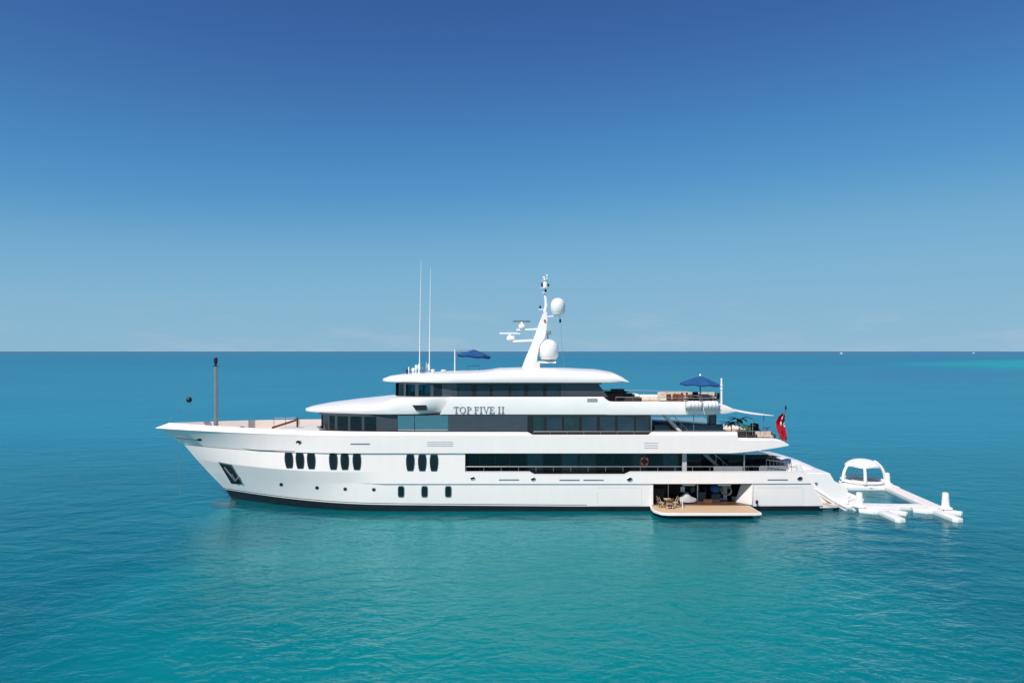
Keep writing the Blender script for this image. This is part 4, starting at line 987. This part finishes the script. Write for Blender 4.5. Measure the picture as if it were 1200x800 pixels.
mb = MB(); mb.lathe([(.02,0),(.2,0),(.05,.04),(.05,.9),(.02,.9)], (X_(899, CY-2), CY-2, 6.05), 12); mb.build('pedestal', 'steel', t)

# main deck aft
sofa('grey_sofa', (X_(852, CY-4.4), CY-4.35, 2.6), 2.6, .9, 'cushgrey', 'cushgrey', 'long grey sofa on the main aft deck, forward of the steel post', PI, hb=1.25, cushions=3)
sofa('grey_sofa', (X_(905, CY-4.4), CY-4.35, 2.6), 2.6, .9, 'cushgrey', 'cushgrey', 'long grey sofa on the main aft deck, nearest the stern', PI, hb=1.25, cushions=3)
t = thing('coffee_table', (X_(880, CY-3.6), CY-3.5, 2.6), 'low dark table between the two grey main deck sofas', 'table')
mb = MB(); mb.rbox((X_(880, CY-3.6)-.4, CY-3.9, 3.7), (X_(880, CY-3.6)+.5, CY-3.1, 3.78), .02); mb.build('tabletop', 'black', t)
mb = MB()
for dx in (-.3, .4):
    for dy in (-.3, .3): bar(mb, (X_(880, CY-3.6)+dx, CY-3.5+dy, 2.6), (X_(880, CY-3.6)+dx, CY-3.5+dy, 3.7), .06)
mb.build('frame', 'steel', t)
# lifebuoy
c = P(755, 540.3, MY-.12); t = thing('lifebuoy', c, 'red and white lifebuoy ring on the dark main deck windows', 'lifebuoy')
mb = MB(); mb.torus(c, .33, .085, 'Y', 28, 10); mb.build('ring', 'orange', t)
for k in range(4):
    a = PI/4+k*PI/2; mb = MB(); q = [c+Vector(((.33)*math.cos(a+d), 0, .33*math.sin(a+d))) for d in (-.16, 0, .16)]; mb.tube(q[:2], .09, 10); mb.build('band', 'grp', t)
# anchor ball on the forestay
f0, f1 = fst; q = lerp(f0, f1, .47); q = Vector((q.x, q.y, q.z)); c = P(221.6, 468.3, CY-.35)
t = thing('anchor_ball', c, 'black anchor ball hanging in the air ahead of the foremast', 'anchor ball')
mb = MB(); mb.lathe([(.02,-.27)]+[(.27*math.cos(a), .27*math.sin(a)) for a in [(-1.2+.3*k) for k in range(9)]]+[(.02,.27)], c, 18); mb.build('ball', 'black', t, smooth=60)
mb = MB(); mb.tube([c+Vector((0,0,.3)), c+Vector((0,0,.62))], .012, 5); mb.tube([c-Vector((0,0,.3)), Vector((c.x+.1, c.y, 7.0))], .006, 5); mb.build('halyard', 'steel', t)

# ensign and its staff
s0 = P(913, 517, CY-4.0); s1 = P(921.3, 477, CY-4.0)
mb = MB(); mb.tube([s0, s1], [.045, .03], 8); fs_ = mb.build('ensign_staff', 'teakdark', yacht)
mb = MB(); mb.lathe([(.02,0),(.07,.02),(.09,.15),(.05,.35),(.02,.45)], lerp(s0, s1, .93), 10); mb.build('staff_finial', 'black', fs_)
fl = thing('ensign', lerp(s0, s1, .5), 'red ensign flag drooping from the stern staff', 'flag')
mb = MB(); nu, nv = 14, 18; g = []
top = P(919.3, 487, CY-4.05)
for i in range(nu+1):
    u = i/nu; row = []
    for j in range(nv+1):
        v = j/nv
        # hoist runs down the staff, the fly hangs
        lft = interp([(0,917.2),(.12,912.5),(.35,908.6),(.6,910.2),(.8,913.5),(1,917.0)], v); rgt = interp([(0,920.2),(.3,919.4),(.6,921.2),(.85,922.6),(1,921.0)], v)
        px = lerp(rgt, lft, u); py = 485+v*31+1.2*math.sin(u*5+v*2)
        row.append(P(px, py, CY-4.07+.22*math.sin(u*11+v*1.5)-.03))
    g.append(row)
vv = [p for r in g for p in r]; fs = []
k = nv+1
for i in range(nu):
    for j in range(nv): fs.append((i*k+j, (i+1)*k+j, (i+1)*k+j+1, i*k+j+1))
off = Vector((0, .02, 0))
mb.v = vv+[p+off for p in vv]; n0 = len(vv); mb.f = [list(f) for f in fs]+[[q+n0 for q in reversed(f)] for f in fs]
def fcol(i, j):
    # canton: blue with white/red crosses (upper hoist quarter)
    if i < nu*.5 and j < nv*.42:
        ci, cj = i/(nu*.5), j/(nv*.42)
        if abs(ci-.5) < .1 or abs(cj-.5) < .12: return 0
        if abs(ci-.5) < .2 or abs(cj-.5) < .24 or abs(abs(ci-.5)-abs(cj-.5)) < .08: return 1
        return 2
    return 0
cm = [fcol(f[0]//k, f[0] % k) for f in fs]; mb.m = cm+cm
mb.build('flag_cloth', ['red', 'sailcloth', 'navy'], fl, smooth=60)

# ---- things in and on the beach club
def folding_chair(label, loc, rz):
    t = thing('folding_chair', (0,0,0), label, 'chair', 'wooden folding chairs on the side platform')
    mb = MB()
    for i in range(5): mb.box((-.24, -.22+i*.09, .43), (.24, -.15+i*.09, .455))
    mb.build('seat', 'cushion', t)
    mb = MB()
    for i in range(4): mb.box((-.24, .245, .58+i*.09), (.24, .265, .64+i*.09))
    mb.build('backrest', 'teakdark', t)
    for s in (-.25, .25):
        mb = MB(); bar(mb, (s, -.22, 0), (s, .25, .95), .04); mb.build('leg', 'teak', t)
        mb = MB(); bar(mb, (s*.9, .25, 0), (s*.9, -.2, .44), .04); mb.build('leg', 'teak', t)
    t.location = loc; t.rotation_euler = (0,0,rz); return t
zt_ = zp-.01
fc = folding_chair('wooden folding chair at the bow end of the teak side platform', (12.9, 59.3, zt_), PI/2+.2)
for lab, loc, rz in (('wooden folding chair on the near side of the small platform table', (13.55, 58.7, zt_), PI),
                     ('wooden folding chair on the stern side of the small platform table', (14.2, 59.3, zt_), -PI/2)):
    c = copy_tree(fc); c.location = loc; c.rotation_euler = (0,0,rz); c['label'] = lab
t = thing('folding_table', (13.55, 59.45, zt_), 'small wooden table among folding chairs on the side platform', 'table')
mb = MB(); mb.box((13.25, 59.15, zt_+.68), (13.85, 59.75, zt_+.72)); mb.build('tabletop', 'teak', t)
for dx in (-.26, .26): mb = MB(); bar(mb, (13.55+dx, 59.2, zt_), (13.55+dx, 59.7, zt_+.68), .035); bar(mb, (13.55+dx, 59.7, zt_), (13.55+dx, 59.2, zt_+.68), .035); mb.build('leg', 'teakdark', t)
t = thing('rail_stand', (14.75, 59.2, zt_), 'small white handrail hoop on the teak side platform', 'handrail')
mb = MB(); mb.tube([(14.75, 59.0, zt_), (14.75, 59.0, zt_+.85), (14.75, 59.6, zt_+.85), (14.75, 59.6, zt_)], .035, 8); mb.build('hoop', 'grp', t)
# covered jet ski
Xj = X_(806, 61)
t = thing('jet_ski', (Xj, 61.0, zF), 'jet ski under a wrinkled grey cover just inside the side door', 'jet ski')
mb = MB(); rs = []
for i in range(15):
    q = i/14; X = Xj-.75+1.5*q; hh = .25+.6*math.exp(-((q-.4)/.25)**2)*.8+.12*math.sin(PI*q); ww = .5*math.sin(PI*clamp(q*.9+.08))**.5
    rs.append([(X+random.uniform(-.03,.03), 61+ww*c*(1+random.uniform(-.05,.05)), zF+.12+max(0, s)*hh*(1+random.uniform(-.06,.06))) for c, s in [(math.cos(a), math.sin(a)) for a in [PI*k/9 for k in range(10)]]])
mb.rings(rs); mb.build('cover', 'vent', t)
mb = MB(); mb.rbox((Xj-.7, 60.7, zF), (Xj+.7, 61.3, zF+.15), .05); mb.build('chock', 'black', t)
Xq = X_(838, 61.4)
t = thing('dive_bag', (Xq, 61.4, zF), 'bright blue inflatable toy bundle in the beach club', 'bundle')
mb = MB(); rs = []
for i in range(9):
    q = i/8; r = .48*math.sin(PI*clamp(q*.94+.03))**.6; rs.append([(Xq+r*math.cos(a)*(1+random.uniform(-.12,.12)), 61.4+r*math.sin(a)*.8, zF+.75+q*.85) for a in [2*PI*k/12 for k in range(12)]])
mb.rings(rs); mb.build('bundle', 'blue', t, smooth=50)
mb = MB(); mb.rbox((Xq-.4, 61.1, zF), (Xq+.4, 61.8, zF+.75), .05); mb.build('stand', 'pot', t)
Xr = X_(852, 61.2)
t = thing('hose_coil', (Xr, 61.2, zF+.5), 'grey coiled hoses hanging beside the blue bundle', 'hose')
mb = MB()
for k in range(4): mb.torus((Xr+.09*k-.1, 61.2+.05*k, zF+1.1-.07*k), .46-.05*k, .03, 'Y', 24, 6)
mb.build('coil', 'steel', t)
for i, (px, w_, h_, m_, lab) in enumerate(((829, .4, .28, 'teakdark', 'reddish brown wooden box on the beach club floor'), (822, .35, .9, 'pot', 'tall black locker behind the grey cover'), (772, .5, 1.2, 'wicker', 'dark storage rack at the bow end of the beach club'), (862, .3, .35, 'cushion', 'small tan box near the inner door of the beach club'))):
    Yk = 61.2+.25*i; X = X_(px, Yk); t = thing('storage_box', (X, Yk, zF), lab, 'box')
    mb = MB(); mb.rbox((X-w_, Yk-.25, zF), (X+w_, Yk+.3, zF+h_*.85), .04); mb.build('body', m_, t); mb = MB(); mb.rbox((X-w_-.02, Yk-.27, zF+h_*.85), (X+w_+.02, Yk+.32, zF+h_), .03); mb.build('lid', m_, t)
for i, (px, py, Yk, m_, lab) in enumerate(((800, 571, 62.0, 'grp', 'white life jacket hung from the beach club ceiling, nearest the bow'), (812, 572, 62.3, 'cushgrey', 'grey life jacket hung from the beach club ceiling'), (826, 573, 62.2, 'navy', 'dark blue life jacket hung from the beach club ceiling'))):
    c = P(px, py, Yk); t = thing('life_jacket', c, lab, 'life jacket', 'life jackets hung in the beach club')
    mb = MB(); mb.rbox((c.x-.2, c.y-.06, c.z-.38), (c.x+.2, c.y+.06, c.z+.1), .07); mb.build('vest', m_, t)
    mb = MB(); mb.tube([(c.x-.12, c.y, c.z+.09), (c.x, c.y, c.z+.2), (c.x+.12, c.y, c.z+.09)], .02, 6); mb.build('hanger', 'steel', t)
# fenders
for px, py, Yk, lab in ((979.5, 592, 61.0, 'black round fender at the stern corner beside the white ramp'), (887, 588, CY-5.62, 'small black fender hanging beside the open side door')):
    c = P(px, py, Yk); t = thing('fender', c, lab, 'fender'); r = .28 if px > 900 else .12
    mb = MB(); mb.lathe([(.02,-r*1.5),(r*.7,-r*1.3),(r,-r*.8),(r,r*.8),(r*.7,r*1.3),(.02,r*1.5)], c, 14); mb.build('bumper', 'black', t)
    mb = MB(); mb.tube([c+Vector((0,0,r*1.45)), c+Vector((0,0,r*1.45+.4))], .012, 5); mb.build('line', 'grp', t)

# ================================================================== INFLATABLE DOCK BEHIND THE STERN
def slab(mb, pts, z0, z1, r=.1):
    """rounded-edge inflatable slab over a plan outline"""
    c = Vector((sum(p[0] for p in pts)/len(pts), sum(p[1] for p in pts)/len(pts)))
    def ins(d):
        out = []; n = len(pts)
        for i in range(n):
            a = Vector(pts[i-1][:2]); b = Vector(pts[i][:2]); e = Vector(pts[(i+1) % n][:2])
            n1 = (b-a).normalized(); n2 = (e-b).normalized(); n1 = Vector((-n1.y, n1.x)); n2 = Vector((-n2.y, n2.x))
            m_ = (n1+n2).normalized(); k = d/max(.4, m_.dot(n1)); out.append(b+m_*k)
        return out
    ar = sum(pts[i-1][0]*pts[i][1]-pts[i][0]*pts[i-1][1] for i in range(len(pts)))
    s = 1 if ar > 0 else -1
    mb.rings([[(p.x, p.y, z) for p in ins(d*s)] for d, z in ((r, z0), (r*.3, z0+r*.35), (0, z0+r), (0, z1-r), (r*.3, z1-r*.35), (r, z1))])
dock = thing('inflatable_dock', (34.5, 65.5, 0), 'white inflatable floating dock frame around a sea pool', 'floating dock')
ZD = .34
def dseg(name, a, b, wid, z1=ZD, pad=True, parent=dock):
    a = Vector(a); b = Vector(b); d = (b-a).normalized(); nrm = Vector((-d.y, d.x))*wid/2
    pts = [a-nrm, b-nrm, b+nrm, a+nrm]; mb = MB(); slab(mb, [tuple(p) for p in pts], -.06, z1, .035); o = mb.build(name, 'inflate', parent, smooth=30)
    if pad:
        n2 = nrm*.78; e = d*.14; mb = MB(); mb.prism([(p.x, p.y, z1-.004) for p in (a-n2+e, b-n2-e, b+n2-e, a+n2+e)], (0, 0, .014)); mb.build('deck_pad', 'padwhite', o)
    return o
dseg('dock_section', (29.6, 70.3), (39.4, 70.3), 1.8)
dseg('dock_section', (38.5, 69.38), (37.45, 59.9), 1.35)
dseg('dock_section', (30.3, 61.3), (34.2, 60.9), 1.7); dseg('dock_section', (34.22, 61.2), (36.85, 61.2), 1.0)
for (x, y) in ((32.0, 60.02), (33.2, 60.02), (35.6, 60.68), (36.8, 60.68), (31.5, 69.38), (34.0, 69.38), (36.5, 69.38)):
    mb = MB(); mb.tube([(x-.14, y, .2), (x-.1, y-.05, .24), (x+.1, y-.05, .24), (x+.14, y, .2)], .018, 6); mb.build('grab_handle', 'black', dock)
for pts in ([(30.6, 70.0, .36), (30.0, 68.8, .5), (29.6, 68.2, .9)], [(31.0, 60.6, .36), (29.6, 60.3, .3), (27.5, 60.4, .62)]):
    mb = MB(); mb.tube(pts, .018, 6); mb.build('tether', 'black', dock)
# raised gangway from the steps to the dock
ramp = thing('boarding_ramp', (29.6, 64.0, 0), 'white inflatable ramp leading from the yacht stern to the dock', 'ramp')
mb = MB()
A = [tuple(P(950, 569, 61.4)), tuple(P(970, 566, 64.8)), tuple(P(1012, 586.5, 62.9)), tuple(P(994, 596, 60.5))]
rs = []
for i in range(9):
    q = i/8; l = Vector(A[0]).lerp(Vector(A[3]), q); r_ = Vector(A[1]).lerp(Vector(A[2]), q); s = .1*math.sin(PI*q)
    l.z -= s; r_.z -= s
    rs.append([l+Vector((0,0,-.3)), l+Vector((-.05,0,-.15)), l, r_, r_+Vector((.05,0,-.15)), r_+Vector((0,0,-.3))])
mb.rings(rs); mb.build('ramp_deck', 'inflate', ramp, smooth=50)
for side in (0, 1):
    mb = MB(); p0, p1 = (Vector(A[0]), Vector(A[3])) if side == 0 else (Vector(A[1]), Vector(A[2])); mb.tube([p0+Vector((0,0,.02)), p0.lerp(p1, .5)+Vector((0,0,-.06)), p1+Vector((0,0,.02))], .13, 10); mb.build('side_tube', 'inflate', ramp)
mb = MB(); l0, l1, r0, r1 = Vector(A[0]), Vector(A[3]), Vector(A[1]), Vector(A[2])
for i in range(1, 8):
    q = i/8.5; a_ = l0.lerp(l1, q); b_ = r0.lerp(r1, q); dz = Vector((0, 0, -.1*math.sin(PI*q)+.03)); bar(mb, a_.lerp(b_, .15)+dz, a_.lerp(b_, .85)+dz, .05, .05)
    mb.build('ramp_tread', 'inflgrey', ramp); mb = MB()
# jet-ski docks: V-shaped fingers
def finger(loc, rz, label):
    t = thing('jet_ski_dock', (0,0,0), label, 'jet ski dock', 'inflatable jet ski docks')
    for nm, pts in (('base', [(-1.3,.1),(-1.5,-.5),(-.6,-1.1),(.7,-1.1),(1.3,-.5),(1.2,.1)]), ('arm', [(-.2,-1.05),(.75,-1.1),(.55,-4.0),(.05,-4.15),(-.25,-3.9)]), ('arm', [(1.25,-.45),(.8,-1.15),(1.9,-1.75),(2.2,-1.5)])):
        mb = MB(); slab(mb, pts, -.06, .3, .03); mb.build(nm, 'inflate', t, smooth=30)
    t.location = loc; t.rotation_euler = (0,0,rz); return t
fa = finger((31.9, 60.3, 0), 0, 'white inflatable jet ski dock with pointed fingers, nearest the yacht')
fbk = copy_tree(fa); fbk.location = (36.7, 60.4, 0); fbk['label'] = 'white inflatable jet ski dock with pointed fingers, farthest from the yacht'
# pylons
def pylon(loc, h, label):
    t = thing('inflatable_column', (0,0,0), label, 'inflatable column', 'white inflatable columns on the dock')
    mb = MB(); mb.lathe([(.02,0),(.5,0),(.5,.06),(.4,.14),(.31,.32),(.28,.8),(.25,h-.1),(.21,h-.02),(.02,h)], (0,0,0), 18); mb.build('column', 'inflate', t, smooth=50)
    mb = MB(); mb.torus((0,0,.07), .5, .06, 'Z', 22, 8); mb.build('foot_ring', 'inflate', t)
    t.location = loc; return t
g1 = G(1007, 593.5, .34); py0 = pylon((g1.x, g1.y, .33), 1.3, 'white inflatable column on the dock corner nearest the yacht')
for px, py_, hh, lab in ((1039.5, 567.5, .95, 'white inflatable column beside the dome shade'), (1108, 596, 1.12, 'white inflatable column on the outermost dock corner')):
    g = G(px, py_, .34); c = copy_tree(py0); c.location = (g.x, g.y, .33); c.scale = (1, 1, hh); c['label'] = lab
# dome shade
gc = Vector((X_(1010.5, 71.6), 71.6, .33)); gz = thing('dome_shade', gc, 'white inflatable dome shade with open sides standing on the dock', 'dome shade')
R0 = 2.2; H0 = 2.5
mb = MB(); slab(mb, [(gc.x+R0*1.06*math.cos(a), gc.y+R0*.95*math.sin(a)) for a in [2*PI*k/20 for k in range(20)]], -.04, .4, .12); mb.build('island_base', 'inflate', gz, smooth=50)
mb = MB(); mb.torus(gc+Vector((0,0,.28)), R0*.9, .17, 'Z', 32, 10); mb.build('seat_ring', 'inflate', gz, smooth=60)
def arc(a, q):   # q 0..1 from foot to crown
    e = q*PI/2; r = R0*math.cos(e)**.8 if q < 1 else 0; return gc+Vector((r*math.cos(a), r*math.sin(a), .2+(H0-.2)*math.sin(e)**.9))
for a in (math.radians(-110), math.radians(-12), math.radians(188), math.radians(80)):
    mb = MB(); pts = [arc(a, k/12*.72) for k in range(13)]; mb.tube(pts, [(.17-.04*k/12) if a < 1 or a > 2 else .09 for k in range(13)], 10); mb.build('arch_leg', 'inflate', gz, smooth=60)
mb = MB(); rings_ = []
for j in range(7):
    q = .5+.5*j/6*.995; ring = []
    for k in range(40):
        a = 2*PI*k/40; sc_ = .14*math.cos(5*a/1.0+.6)*(1-j/6)**1.5 if True else 0
        ring.append(arc(a, min(.998, q+sc_*.12)))
    rings_.append(ring)
inner = [[p-Vector((0,0,.1)) for p in r] for r in rings_][::-1]
mb.rings(rings_+inner); mb.build('canopy', 'inflate', gz, smooth=50)
mb = MB(); mb.rbox((gc.x-.9, gc.y-.5, .4+.33-.3), (gc.x+1.1, gc.y+.6, .6), .08); mb.build('bench_cushion', 'cushion', gz)

# ================================================================== FAR BOATS ON THE HORIZON
def farboat(px, Y, L, h, label):
    X = X_(px, Y); t = thing('distant_boat', (X, Y, 0), label, 'boat', 'tiny boats on the horizon')
    mb = MB(); rs = []
    for q, wd, zb in ((0, .35, .3), (.15, .42, 0), (.6, .45, 0), (.85, .28, .1), (1, .02, .9)):
        x = X-L/2+L*q; b = L*.3*wd; zt = L*.11+L*.04*q; rs.append([(x, Y-b*.6, zb-.2), (x, Y-b, zt), (x, Y+b, zt), (x, Y+b*.6, zb-.2)])
    mb.rings(rs); mb.build('hull', 'white', t)
    mb = MB(); mb.rbox((X-L*.25, Y-L*.09, L*.1), (X+L*.18, Y+L*.09, h*.62), L*.03); mb.build('cabin', 'white', t)
    mb = MB(); mb.rbox((X-L*.12, Y-L*.07, h*.62), (X+L*.06, Y+L*.07, h), L*.02); mb.build('flybridge', 'white', t)
farboat(986, 3600, 20, 8.5, 'tiny white boat on the horizon to the right of the yacht')
farboat(1141, 4600, 20, 7, 'tiny white boat on the horizon at the far right')
